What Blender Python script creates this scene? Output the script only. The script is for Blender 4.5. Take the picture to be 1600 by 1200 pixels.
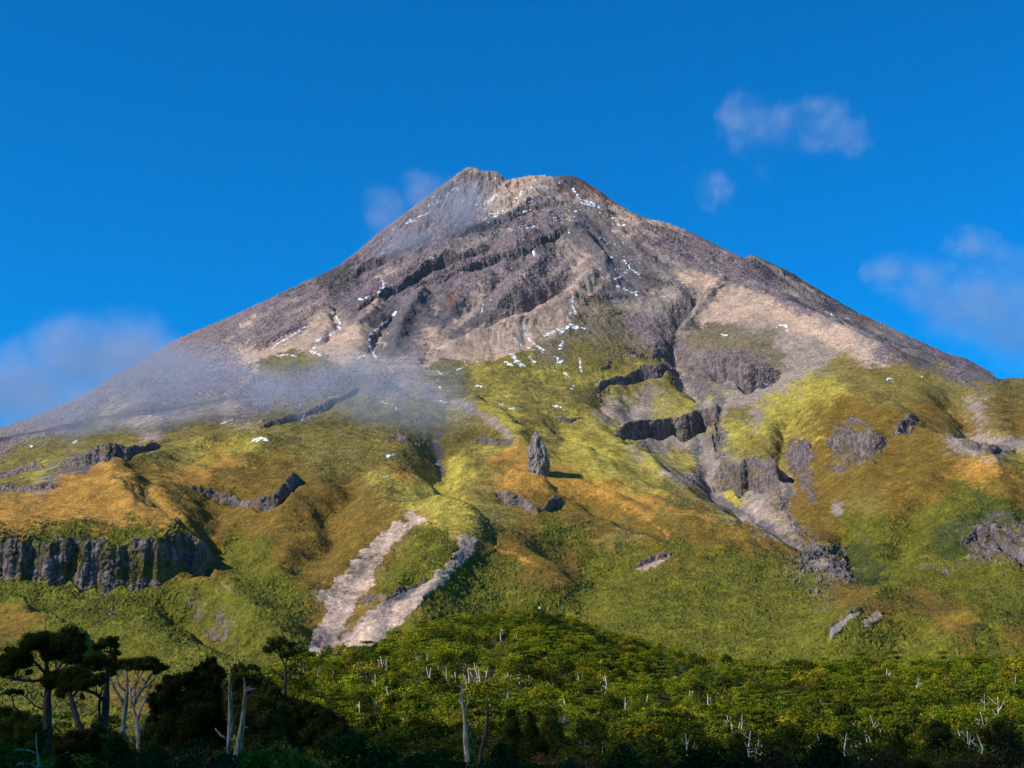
QCOLS, QROWS = 1600, 1200
SUNAZ, SUNEL, SUNPOW = 118, 38, 5.0
SKYPOW, SKYSAT, EXPO = 0.148, 3.2, 0.28
AIR, SHADE, MISTD, CLD, HAZED, HAZEC, CLOUDD = True, True, .013, .0036, .25e-5, (.8, .85, 1.0), .0105
import bpy, math, random
import numpy as np
from mathutils import Vector

RNG = np.random.default_rng(11)
random.seed(11)
scene = bpy.context.scene
for c in list(bpy.data.objects):
    bpy.data.objects.remove(c)

# ------------------------------------------------------------------ camera model
F = 2200.0                      # focal length in photo pixels (1600 wide)
TH = math.atan(530.0 / F)       # camera pitch: horizon lies at row 1130
CT, ST = math.cos(TH), math.sin(TH)

def ae(u, v):
    """photo pixel -> (X/Y, Z/Y) of the ray through it"""
    xc = (np.asarray(u, float) - 800) / F
    yc = (600 - np.asarray(v, float)) / F
    Yw = CT - yc * ST
    return xc / Yw, (ST + yc * CT) / Yw

def uv(a, e):
    fw = CT + e * ST
    return 800 + F * a / fw, 600 - F * (-ST + e * CT) / fw

def pt(u, v, Y):
    a, e = ae(u, v)
    return Vector((float(a) * Y, Y, float(e) * Y))

# ------------------------------------------------------------------ noise
_perm = np.random.default_rng(5).permutation(256).astype(np.int32)
_perm = np.concatenate([_perm, _perm])
_g2 = np.stack([np.cos(np.arange(256) * 2.399963), np.sin(np.arange(256) * 2.399963)], 1).astype(np.float32)
_g3 = np.random.default_rng(6).normal(size=(256, 3)).astype(np.float32)
_g3 /= np.linalg.norm(_g3, axis=1)[:, None]

def n2(x, y):
    x = np.asarray(x, np.float32); y = np.asarray(y, np.float32)
    xi = np.floor(x).astype(np.int32); yi = np.floor(y).astype(np.int32)
    xf = x - xi; yf = y - yi
    xi &= 255; yi &= 255
    fx = xf * xf * xf * (xf * (xf * 6 - 15) + 10)
    fy = yf * yf * yf * (yf * (yf * 6 - 15) + 10)
    def g(i, j, dx, dy):
        h = _perm[_perm[(xi + i) & 255] + ((yi + j) & 255)]
        gg = _g2[h]
        return gg[..., 0] * dx + gg[..., 1] * dy
    a = g(0, 0, xf, yf); b = g(1, 0, xf - 1, yf)
    c = g(0, 1, xf, yf - 1); d = g(1, 1, xf - 1, yf - 1)
    return ((a + (b - a) * fx) * (1 - fy) + (c + (d - c) * fx) * fy) * 1.5

def n3(x, y, z):
    x = np.asarray(x, np.float32); y = np.asarray(y, np.float32); z = np.asarray(z, np.float32)
    xi = np.floor(x).astype(np.int32); yi = np.floor(y).astype(np.int32); zi = np.floor(z).astype(np.int32)
    xf = x - xi; yf = y - yi; zf = z - zi
    xi &= 255; yi &= 255; zi &= 255
    s = lambda t: t * t * t * (t * (t * 6 - 15) + 10)
    fx, fy, fz = s(xf), s(yf), s(zf)
    def g(i, j, k):
        h = _perm[_perm[_perm[(xi + i) & 255] + ((yi + j) & 255)] + ((zi + k) & 255)]
        gg = _g3[h]
        return gg[..., 0] * (xf - i) + gg[..., 1] * (yf - j) + gg[..., 2] * (zf - k)
    def lerp(a, b, t): return a + (b - a) * t
    x00 = lerp(g(0, 0, 0), g(1, 0, 0), fx); x10 = lerp(g(0, 1, 0), g(1, 1, 0), fx)
    x01 = lerp(g(0, 0, 1), g(1, 0, 1), fx); x11 = lerp(g(0, 1, 1), g(1, 1, 1), fx)
    return lerp(lerp(x00, x10, fy), lerp(x01, x11, fy), fz) * 1.4

def fbm2(x, y, oct=4, gain=.5):
    t = 0; amp = 1
    for o in range(oct):
        t = t + amp * n2(x * 2 ** o + 17.3 * o, y * 2 ** o - 9.1 * o); amp *= gain
    return t

def ridged2(x, y, oct=4, gain=.5):
    t = 0; amp = 1
    for o in range(oct):
        t = t + amp * (1 - 2 * np.abs(n2(x * 2 ** o + 31.7 * o, y * 2 ** o + 5.5 * o))); amp *= gain
    return t

def smooth(x, a, b):
    t = np.clip((x - a) / (b - a), 0, 1)
    return t * t * (3 - 2 * t)

def gauss1(arr, sig, axis):
    r = int(3 * sig) + 1
    k = np.exp(-.5 * (np.arange(-r, r + 1) / sig) ** 2); k /= k.sum()
    out = np.zeros_like(arr)
    p = [(0, 0)] * arr.ndim; p[axis] = (r, r)
    q = np.pad(arr, p, mode='edge')
    n = arr.shape[axis]
    for i, w in enumerate(k):
        out += w * np.take(q, range(i, i + n), axis=axis)
    return out

# ------------------------------------------------------------------ thin plate spline in (X/Y, ln Y)
class TPS:
    def __init__(s, P, lam=1e-6):
        P = np.array(P, float)
        s.x = P[:, :2]; n = len(P)
        d = np.linalg.norm(s.x[:, None] - s.x[None], axis=2)
        K = s.k(d) + lam * np.eye(n)
        Q = np.c_[np.ones(n), s.x]
        A = np.zeros((n + 3, n + 3)); A[:n, :n] = K; A[:n, n:] = Q; A[n:, :n] = Q.T
        s.w = np.linalg.solve(A, np.r_[P[:, 2], 0, 0, 0])
    @staticmethod
    def k(d):
        return d * d * np.log(np.maximum(d, 1e-9))
    def __call__(s, a, w):
        sh = np.shape(a); a = np.ravel(a); w = np.ravel(w)
        out = np.empty(len(a)); n = len(s.x)
        for i in range(0, len(a), 20000):
            X = np.c_[a[i:i + 20000], w[i:i + 20000]]
            d = np.sqrt(((X[:, None] - s.x[None]) ** 2).sum(2))
            out[i:i + 20000] = s.k(d) @ s.w[:n] + s.w[n] + X @ s.w[n + 1:]
        return out.reshape(sh)

SKY = [(-500, 900), (-200, 752), (0, 668), (40, 655), (90, 635), (130, 617), (155, 603), (180, 585), (215, 567), (245, 548), (275, 530), (310, 515), (340, 503),
       (370, 490), (395, 478), (430, 462), (455, 450), (475, 440), (500, 430), (530, 415), (545, 403), (565, 387), (590, 365), (620, 342),
       (650, 320), (675, 300), (700, 283), (715, 271), (725, 263), (735, 260), (745, 262), (755, 268), (765, 266), (780, 269), (787, 277), (795, 281),
       (810, 277), (830, 274), (850, 273), (868, 277), (873, 274), (890, 274), (905, 278), (920, 287), (940, 300), (960, 315), (985, 330),
       (1010, 341), (1040, 347), (1075, 360), (1110, 377), (1140, 393), (1165, 404), (1171, 397), (1178, 398), (1200, 409), (1240, 428), (1280, 453), (1320, 477),
       (1340, 488), (1385, 508), (1420, 525), (1480, 552), (1510, 560), (1530, 571), (1560, 587), (1572, 589), (1600, 591), (1800, 640), (2100, 760)]
SKYY = [(-500, 2900), (0, 3300), (270, 3900), (540, 4150), (735, 4350), (900, 4350), (1100, 4200), (1300, 4000), (1552, 3700), (1578, 2720), (2100, 2650)]
S_u = np.array([p[0] for p in SKY], float); S_v = np.array([p[1] for p in SKY], float)
S_a, S_e = ae(S_u, S_v)
SY_a = np.array([ae(u, np.interp(u, S_u, S_v))[0] for u, _ in SKYY]); SY_Y = np.array([y for _, y in SKYY], float)

def sky_e(a): return np.interp(a, S_a, S_e)
def sky_Y(a): return np.interp(a, SY_a, SY_Y)

CTRL = [  # u, v, depth of points read off the photograph
 # far left margin
 (-400,1150,650),(-400,1030,1000),(-400,920,1350),(-400,850,1700),(-400,830,2200),(-400,860,2900),
 (-150,1140,700),(-150,1010,1000),(-150,915,1290),(-150,845,1360),(-150,800,1600),(-150,770,2050),(-150,745,2600),
 (0,1140,700),(0,1070,850),(0,1000,1010),(0,915,1290),(0,840,1365),(0,800,1500),(0,775,1620),(0,768,2000),(0,722,2350),(0,692,2750),
 (100,1080,850),(100,1000,1060),(100,913,1320),(100,850,1385),(100,800,1530),(95,742,1780),(100,735,2080),(100,700,2400),(100,665,2850),
 (200,1060,900),(200,1000,1080),(200,913,1330),(200,853,1400),(200,800,1520),(200,760,1640),(175,722,1820),(200,712,2080),(200,690,2350),(200,640,2800),(200,605,3200),
 (270,905,1350),(270,855,1410),(290,815,1500),(300,905,1370),(320,850,1440),(360,915,1360),(350,860,1480),
 (300,1050,930),(300,980,1120),(300,735,1820),(300,700,2080),(300,660,2550),(300,590,3150),(300,545,3600),
 (400,1040,980),(400,975,1180),(400,930,1300),(400,880,1440),(400,830,1560),(400,785,1680),(400,740,1820),(405,690,2080),(400,675,2300),(400,630,2650),(400,570,3050),(400,510,3500),(400,485,3900),
 (480,1020,1040),(480,960,1190),(480,880,1420),(480,800,1620),(480,740,1800),(480,690,2080),(480,640,2480),(480,570,2980),(480,510,3400),(480,455,3950),
 (550,1020,1050),(550,960,1170),(550,900,1300),(560,840,1430),(560,770,1650),(560,700,2000),(560,650,2400),(560,560,2980),(560,480,3500),(560,420,4000),
 (600,1010,1080),(610,940,1190),(640,870,1330),(650,800,1500),(640,745,1720),(640,690,2060),(650,620,2500),(650,570,2850),(640,500,3250),(640,430,3700),(640,360,4150),
 (700,1010,1110),(700,900,1290),(740,840,1440),(700,800,1600),(700,760,1820),(690,700,2120),(700,640,2420),(700,580,2780),(700,530,3050),(700,460,3500),(700,390,3900),(710,310,4250),
 (770,1010,1140),(770,930,1290),(770,860,1430),(770,800,1680),(770,730,1980),(770,680,2300),(770,600,2720),(770,520,3100),(770,450,3500),(770,380,3900),(770,300,4250),
 (845,1010,1150),(845,950,1270),(845,880,1450),(845,805,1760),(840,735,1980),(860,700,2200),(870,640,2520),(850,560,2920),(850,500,3180),(850,430,3600),(850,350,4000),(850,290,4280),
 (930,1010,1120),(930,950,1270),(930,890,1430),(930,820,1680),(930,760,1950),(930,700,2250),(935,640,2580),(930,560,2980),(940,470,3350),(940,400,3750),(930,320,4150),
 (1000,1050,1020),(1000,1000,1130),(1000,930,1310),(1000,870,1500),(1000,825,1700),(1000,780,1920),(1000,720,2220),(1000,690,2500),(1000,650,2720),(1000,590,2950),(1000,520,3200),(1000,440,3600),(1000,370,4000),
 (1100,1055,1010),(1100,1000,1120),(1100,930,1290),(1100,870,1480),(1100,825,1700),(1090,775,2050),(1080,720,2480),(1090,660,2650),(1090,620,2820),(1090,570,3000),(1090,500,3250),(1090,440,3560),(1100,400,3950),
 (1170,845,1620),(1170,810,1960),(1160,770,2280),(1160,715,2420),(1150,660,2560),(1160,600,2800),(1160,550,2960),(1160,490,3200),(1140,442,3450),(1160,425,3850),
 (1200,1058,1000),(1200,1000,1110),(1200,940,1260),(1200,890,1430),(1200,858,1590),(1215,830,1850),(1200,780,2180),(1210,720,2350),(1220,650,2560),(1230,590,2780),(1230,520,3020),(1220,474,3320),(1230,450,3800),
 (1300,1058,980),(1300,1000,1080),(1300,950,1210),(1310,909,1430),(1300,880,1690),(1270,840,1850),(1270,780,2050),(1270,720,2200),(1290,650,2420),(1300,590,2680),(1300,525,2950),(1310,500,3500),
 (1400,1050,950),(1400,1000,1050),(1400,960,1160),(1400,931,1300),(1390,910,1520),(1390,850,1680),(1390,790,1830),(1390,730,1990),(1390,680,2150),(1390,620,2450),(1390,560,2760),(1400,545,3350),
 (1500,1050,940),(1500,1000,1040),(1500,965,1130),(1500,948,1230),(1500,925,1420),(1500,870,1580),(1500,810,1740),(1500,750,1900),(1500,700,2080),(1510,640,2360),(1500,586,2720),(1500,596,3200),
 (1600,1045,930),(1600,1000,1020),(1600,971,1110),(1600,925,1380),(1600,870,1520),(1600,810,1680),(1600,740,1880),(1600,690,2100),(1600,640,2360),(1600,593,2680),(1600,640,3400),
 (1800,1040,900),(1800,960,1080),(1800,860,1500),(1800,740,1950),(1800,640,2500),(1800,700,3300),
 (2050,1040,880),(2050,950,1100),(2050,840,1550),(2050,740,2000),(2050,720,2500),(2050,790,3200)]
_P = []
for u, v, Y in CTRL:
    a, e = ae(u, v); _P.append((a, math.log(Y), e))
for u, Y in SKYY:
    v = np.interp(u, S_u, S_v); a, e = ae(u, v); _P.append((a, math.log(Y), e))
for u in (60, 130, 200, 340, 400, 470, 600, 680, 800, 850, 960, 1010, 1050, 1150, 1170, 1200, 1250, 1350, 1400, 1440, 1480, 1515, 1535):
    v = np.interp(u, S_u, S_v); a, e = ae(u, v); _P.append((a, math.log(float(sky_Y(a))), e))

Q = 1.0
NA, NW = 900, 900
A0, A1 = float(ae(-330, 700)[0]), float(ae(1930, 700)[0])
W0, W1 = math.log(620), math.log(5600)
ga = np.linspace(A0, A1, NA); gw = np.linspace(W0, W1, NW)
tps = TPS(_P, 2e-7)
ca = np.linspace(A0, A1, 160); cw = np.linspace(W0, W1, 170)
_ce = tps(*np.meshgrid(ca, cw, indexing='ij'))

def upsample(ce, ca, cw, xa, xw):
    """cubic (Catmull-Rom) resample along both axes"""
    def one(arr, c, x, axis):
        arr = np.moveaxis(arr, axis, 0)
        f = (x - c[0]) / (c[1] - c[0]); i = np.clip(np.floor(f).astype(int), 0, len(c) - 2); t = (f - i)
        g = lambda k: arr[np.clip(i + k, 0, len(c) - 1)]
        t = t.reshape((-1,) + (1,) * (arr.ndim - 1))
        p0, p1, p2, p3 = g(-1), g(0), g(1), g(2)
        r = p1 + .5 * t * (p2 - p0 + t * (2 * p0 - 5 * p1 + 4 * p2 - p3 + t * (3 * (p1 - p2) + p3 - p0)))
        return np.moveaxis(r, 0, axis)
    return one(one(ce, ca, xa, 0), cw, xw, 1)

E = upsample(_ce, ca, cw, ga, gw)
GY = np.exp(gw)[None, :] * np.ones((NA, 1)); GX = ga[:, None] * GY
Z = E * GY

def rows(Zg):
    return uv(ga[:, None], Zg / GY)[1]

def cast(u, v, V):
    """photo pixel -> (a, lnY): first surface met along the ray, from the row table V of a column grid"""
    a = float(ae(u, v)[0]); i = min(max(int(round((a - A0) / (A1 - A0) * (NA - 1))), 0), NA - 1)
    col = V[i]; k = np.argmax(col <= v)
    if col[k] > v: k = int(np.argmin(col))
    if k > 0 and col[k - 1] > col[k]:
        f = (col[k - 1] - v) / (col[k - 1] - col[k]); f = min(max(f, 0), 1)
        return a, gw[k - 1] + f * (gw[k] - gw[k - 1])
    return a, gw[k]

V0 = rows(Z)
# ---------------------------------------------------------------- ridges (+) and gullies (-): pixels, width m, height m
STROKES = [
 ([(958,428),(930,448),(890,482),(830,512),(760,532),(690,560),(640,580)], 62, 34),
 ([(905,420),(850,462),(790,502),(720,530),(680,548)], 55, -58),
 ([(830,400),(780,440),(740,475),(700,515)], 30, -22),
 ([(860,400),(810,450),(760,500)], 28, 16),
 ([(655,462),(640,500),(605,555)], 34, 28),
 ([(625,485),(600,510),(580,535),(585,560)], 20, -22),
 ([(612,470),(575,500),(545,550)], 30, 20),
 ([(520,482),(532,508),(490,548)], 18, -18),
 ([(505,482),(450,530),(370,570)], 45, 22),
 ([(940,345),(950,400),(1010,450),(1060,480)], 40, -16),
 ([(1105,440),(1083,465),(1050,520),(1060,565),(1090,605),(1112,640)], 38, -46),
 ([(1137,441),(1095,487),(1062,530)], 26, 22),
 ([(1135,441),(1200,470),(1300,525),(1350,548),(1440,585)], 60, 30),
 ([(1150,436),(1300,497),(1430,560),(1500,582)], 50, -28),
 ([(885,352),(930,400),(957,430)], 30, 22),
 ([(1165,404),(1230,437),(1300,475),(1365,507)], 18, -16),
 ([(690,660),(686,700),(690,750),(720,800)], 42, -38),
 ([(700,625),(740,637),(775,662),(805,690),(830,720)], 34, 18),
 ([(640,797),(700,822),(742,842),(705,895),(660,950),(600,1010)], 45, 20),
 ([(742,842),(800,862),(850,900),(900,960)], 50, 14),
 ([(770,850),(740,910),(700,970)], 34, -9),
 ([(500,1020),(520,960),(590,880),(640,815)], 35, -14),
 ([(560,1010),(640,940),(700,880)], 16, -9),
 ([(870,745),(980,792),(1080,832),(1165,850),(1240,866)], 36, 14),
 ([(880,700),(960,745),(1050,790),(1120,815)], 22, 9),
 ([(900,650),(960,700),(1040,752),(1120,800)], 26, 13),
 ([(870,765),(940,800),(1010,838)], 16, -9),
 ([(900,735),(1000,790),(1080,828)], 14, -7),
 ([(860,655),(910,700),(960,735)], 18, -10),
 ([(950,870),(915,930),(880,990)], 40, -9),
 ([(1390,950),(1340,990),(1260,1045)], 50, 22),
 ([(1480,990),(1415,1020),(1340,1058)], 44, -14),
 ([(1560,975),(1500,1010),(1440,1050)], 50, 20),
 ([(1240,640),(1225,700),(1250,760)], 28, -34),
 ([(1320,610),(1300,660),(1270,720)], 40, 16),
 ([(1400,640),(1370,700),(1330,790),(1320,840)], 30, 9),
 ([(1320,800),(1326,850),(1335,905)], 24, -28),
 ([(1310,622),(1450,690),(1545,735),(1580,770)], 45, 18),
 ([(1480,600),(1510,650),(1530,695),(1590,712)], 40, -36),
 ([(1540,735),(1560,780),(1575,810)], 22, 12),
 ([(1440,765),(1420,830),(1390,890)], 30, -18),
 ([(150,722),(190,770),(230,820),(280,845)], 20, 8),
 ([(215,745),(260,800),(300,842)], 16, -10),
 ([(170,740),(215,790),(250,838)], 12, -6),
 ([(250,700),(330,705),(400,700),(455,712)], 36, 12),
 ([(405,688),(300,712),(200,740)], 30, 8),
 ([(300,915),(360,950),(440,1010)], 34, 16),
 ([(790,757),(830,766),(872,772)], 40, 16),
 ([(258,918),(310,960),(380,1015)], 28, -28),
 ([(0,955),(60,985),(120,1030)], 32, 24),
 ([(60,958),(120,995),(190,1045)], 32, -24),
 ([(340,760),(330,840),(350,910)], 34, -22),
 ([(470,760),(440,850),(430,950)], 40, 15),
 ([(560,730),(520,820),(500,900)], 34, -18),
 ([(1130,640),(1180,610),(1250,575),(1310,548)], 40, -10),
 ([(1115,700),(1105,740),(1125,775),(1180,815),(1225,842),(1300,884)], 34, -28),
 ([(940,600),(935,640),(960,668)], 22, -14),
 ([(960,610),(985,640),(990,665)], 24, -10),
 ([(1060,620),(1100,640),(1125,640)], 20, -8),
]
ext = 1 / (ga[1] - ga[0]), 1 / (gw[1] - gw[0])
def seg_dist(px, py, poly):
    d = np.full(px.shape, 1e9); s_ = np.zeros(px.shape); L = 0
    for (x0, y0), (x1, y1) in zip(poly[:-1], poly[1:]):
        dx, dy = x1 - x0, y1 - y0; l2 = dx * dx + dy * dy + 1e-9
        t = np.clip(((px - x0) * dx + (py - y0) * dy) / l2, 0, 1)
        q = np.hypot(px - x0 - t * dx, py - y0 - t * dy)
        m = q < d; d = np.where(m, q, d); s_ = np.where(m, L + t * math.sqrt(l2), s_)
        L += math.sqrt(l2)
    return d, s_, L

wob = fbm2(GX / 90, GY / 90, 3) * 14
for px, wid, h in STROKES:
    P = []
    for u, v in px:
        a, w = cast(u, v, V0); Y = math.exp(w); P.append((a * Y, Y))
    xs = [p[0] for p in P]; ys = [p[1] for p in P]; m = wid * 3
    ws = [math.log(min(ys) - m), math.log(max(ys) + m)]
    j0 = int(np.searchsorted(gw, ws[0])); j1 = int(np.searchsorted(gw, ws[1])) + 1
    aa = [(min(xs) - m) / y for y in (min(ys), max(ys))] + [(max(xs) + m) / y for y in (min(ys), max(ys))]
    i0 = int(np.searchsorted(ga, min(aa))); i1 = int(np.searchsorted(ga, max(aa))) + 1
    sl = (slice(max(i0, 0), i1), slice(max(j0, 0), j1))
    d, s_, L = seg_dist(GX[sl] + wob[sl], GY[sl] + wob[sl] * .6, P)
    prof = np.exp(-(np.maximum(d - 4, 0) / (wid * .62)) ** 1.5)       # creased rather than rounded
    ends = smooth(s_, -1, L * .18) * (1 - .85 * smooth(s_, L * .75, L))
    Z[sl] += h * prof * np.maximum(ends, .12)

# ---------------------------------------------------------------- erosion relief, radial to the summit
SX, SY = 0.0, 4350.0
SX = float(ae(790, 270)[0]) * SY
phi = np.arctan2(GX - SX, SY - GY + 300); rad = np.hypot(GX - SX, SY - GY)
vv = rows(Z)
uu = 800 + F * ga[:, None] / (CT + Z / GY * ST)
upper = smooth(-(vv + .12 * np.abs(uu - 800)), -640, -470)
gul = ridged2(phi * 9 + fbm2(GX / 300, GY / 300, 2) * .35, np.log(rad + 60) * 2.2, 4, .55)
Z += upper * gul * (4 + 6 * smooth(-vv, -500, -400))
Z += upper * (ridged2(GX / 70, (GY + Z) / 160, 4, .55)) * 3.6
Z += (1 - upper) * ridged2(GX / 190 + 3, GY / 190, 4, .45) * 7 * smooth(GY, 1000, 1500)
Z += fbm2(GX / 60, GY / 60, 4, .5) * (2.5 + 2.0 * upper)
# small runnels down the grass slopes
wrp = fbm2(GX / 260, GY / 260, 2) * .05
Z += (1 - upper) * smooth(GY, 950, 1200) * (ridged2((phi + wrp) * 62, rad / 420, 3, .55) - .5) * 1.0 * smooth(n2(GX / 150 + 4, GY / 150), -.15, .4)
Z += upper * (ridged2((phi + wrp * .5) * 80, rad / 500, 3, .55) - .5) * 1.4

# ---------------------------------------------------------------- cliffs: pixels along the middle of the face, height in pixels
CLIFFS = [
 ([(-300,880,60),(-60,876,62),(0,874,66),(60,880,62),(130,884,64),(200,884,66),(262,882,70),(274,876,66),(284,870,44),(318,876,70),(328,876,66)], 9),
 ([(298,764,6),(333,770,13),(367,783,13),(400,788,13),(430,778,16),(466,758,8)], 7),
 ([(0,746,8),(53,732,14),(110,731,14),(133,724,16),(150,715,20),(200,707,16),(245,700,8)], 6),
 ([(0,764,10),(40,764,10),(85,762,6)], 5),
 ([(930,612,10),(985,592,16),(1005,584,18),(1035,580,16),(1055,582,8)], 7),
 ([(960,674,8),(975,677,22),(1007,672,24),(1040,666,30),(1073,661,36),(1095,653,36),(1122,648,30)], 9),
 ([(1088,566,10),(1110,578,22),(1135,584,34),(1165,590,36),(1190,590,28),(1216,588,12)], 8),
 ([(1120,746,36),(1150,748,40),(1180,750,36),(1216,754,22)], 6),
 ([(1232,712,20),(1248,716,34),(1266,722,30)], 5),
 ([(1290,690,14),(1330,690,30),(1360,700,34),(1385,690,14)], 5),
 ([(1395,675,10),(1420,660,26),(1432,655,10)], 5),
 ([(1505,845,10),(1530,835,22),(1555,840,28),(1575,860,28),(1610,880,20)], 6),
 ([(1500,688,6),(1525,698,14),(1550,704,14),(1585,704,6)], 6),
 ([(1430,885,6),(1470,888,12),(1500,884,6)], 4),
 ([(778,770,12),(790,781,16),(815,792,13),(840,797,9),(858,793,14),(875,785,16)], 6),
 ([(745,690,6),(770,693,11),(800,692,6)], 6),
 ([(616,682,5),(640,690,9),(665,684,5)], 5),
 ([(520,446,8),(560,432,14),(600,408,12),(650,386,8)], 6),
 ([(560,482,8),(630,450,14),(690,416,16),(760,392,10)], 6),
 ([(690,442,8),(760,412,16),(830,392,18),(885,358,14)], 7),
 ([(400,470,8),(440,458,14),(490,440,12)], 6),
 ([(700,380,8),(760,352,14),(830,330,14),(880,318,8)], 6),
 ([(1000,350,6),(1040,362,10),(1090,385,10),(1140,410,8)], 5),
 ([(1170,400,9),(1210,425,12),(1250,450,10),(1290,475,5)], 5),
 ([(560,610,6),(520,630,9),(460,655,9),(410,668,5)], 5),
 ([(1003,540,6),(1020,552,10),(1045,560,10),(1068,552,6)], 6),
 ([(996,882,6),(1018,874,9),(1046,866,5)], 4),
 ([(1296,985,4),(1318,966,8),(1345,950,5)], 4),
 ([(1245,862,6),(1270,868,14),(1300,866,14),(1318,862,8)], 5),
 ([(868,652,5),(890,658,9),(905,652,5)], 5),
 ([(1112,670,16),(1118,690,30),(1122,705,14)], 5),
 ([(565,940,6),(600,935,12),(650,915,10),(668,905,5)], 5),
]
V1 = rows(Z); wobc = fbm2(ga * 75, ga * 0 + 3, 2, .45) * 1.3 + .18 * n2(ga * 420, ga * 0 + 1); wobh = 1 + .22 * fbm2(ga * 70, ga * 0 + 8, 2)
W = np.broadcast_to(gw, Z.shape)
Wq = W.copy(); cliffmask = np.zeros_like(Z)
for ci, (px, k) in enumerate(CLIFFS):
    if px[0][1] < 480: px = [(u, v, h * .68) for u, v, h in px]
    P = [cast(u, v, V1) + (h,) for u, v, h in px]
    pa = np.array([p[0] for p in P]); o = np.argsort(pa); pa = pa[o]
    pw = np.array([p[1] for p in P])[o]; ph = np.array([p[2] for p in P], float)[o]
    sel = np.where((ga > pa[0] - .004) & (ga < pa[-1] + .004))[0]
    if len(sel) < 2: continue
    a = ga[sel]
    edge = smooth(a, pa[0] - .004, pa[0] + .004) * (1 - smooth(a, pa[-1] - .002, pa[-1] + .004))
    wc = gauss1(np.interp(a, pa, pw), 1.5, 0); hh = np.interp(a, pa, ph) * np.clip(wobh[sel], .5, 1.5)
    jj = np.clip(((wc - W0) / (W1 - W0) * (NW - 1)).astype(int), 6, NW - 7)
    dv = np.abs(V1[sel, jj + 5] - V1[sel, jj - 5]) / (10 * (gw[1] - gw[0]))
    dv = gauss1(np.maximum(dv, 60), 6, 0)
    hw = np.clip(hh / (2 * dv), .004, .055) * 1.05
    wc = wc + np.roll(wobc, ci * 37)[sel] * np.minimum(hw * .28, .007)
    t = (gw[None, :] - wc[:, None]) / hw[:, None]
    ins = (np.abs(t) < 1)
    kk = float(k)
    g = np.tanh(kk * t) / math.tanh(kk)
    warped = wc[:, None] + hw[:, None] * (t + (g - t) * edge[:, None])
    Wq[sel] = np.where(ins, warped, Wq[sel])
    cliffmask[sel] = np.maximum(cliffmask[sel], np.where(ins, np.exp(-(t * kk * .62) ** 2) * edge[:, None], 0))
fi = (Wq - W0) / (W1 - W0) * (NW - 1)
i0 = np.clip(np.floor(fi).astype(int), 0, NW - 2); ft = fi - i0
ar = np.arange(NA)[:, None]
Z = Z[ar, i0] * (1 - ft) + Z[ar, i0 + 1] * ft

# ---------------------------------------------------------------- skyline: clamp in front of it, fall away behind it
se = sky_e(ga)[:, None] + (n2(ga * 900, ga * 0)[:, None] * .0006 + n2(ga * 350, ga * 0 + 5)[:, None] * .0008)
sy = sky_Y(ga)[:, None]
front = GY <= sy
lim = np.where(front, se * GY - np.minimum((sy - GY) * .012, 7), se * sy - (GY - sy) * .62)
soft = 4.0
Z = lim - soft * np.logaddexp(0, (lim - Z) / soft)
k = np.clip(1 - np.abs(GY - sy) / 60, 0, 1)
Z = Z + (lim - Z) * k * k
np.savez('/tmp/z.npz', Z=Z.astype(np.float32)) if False else None
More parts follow.
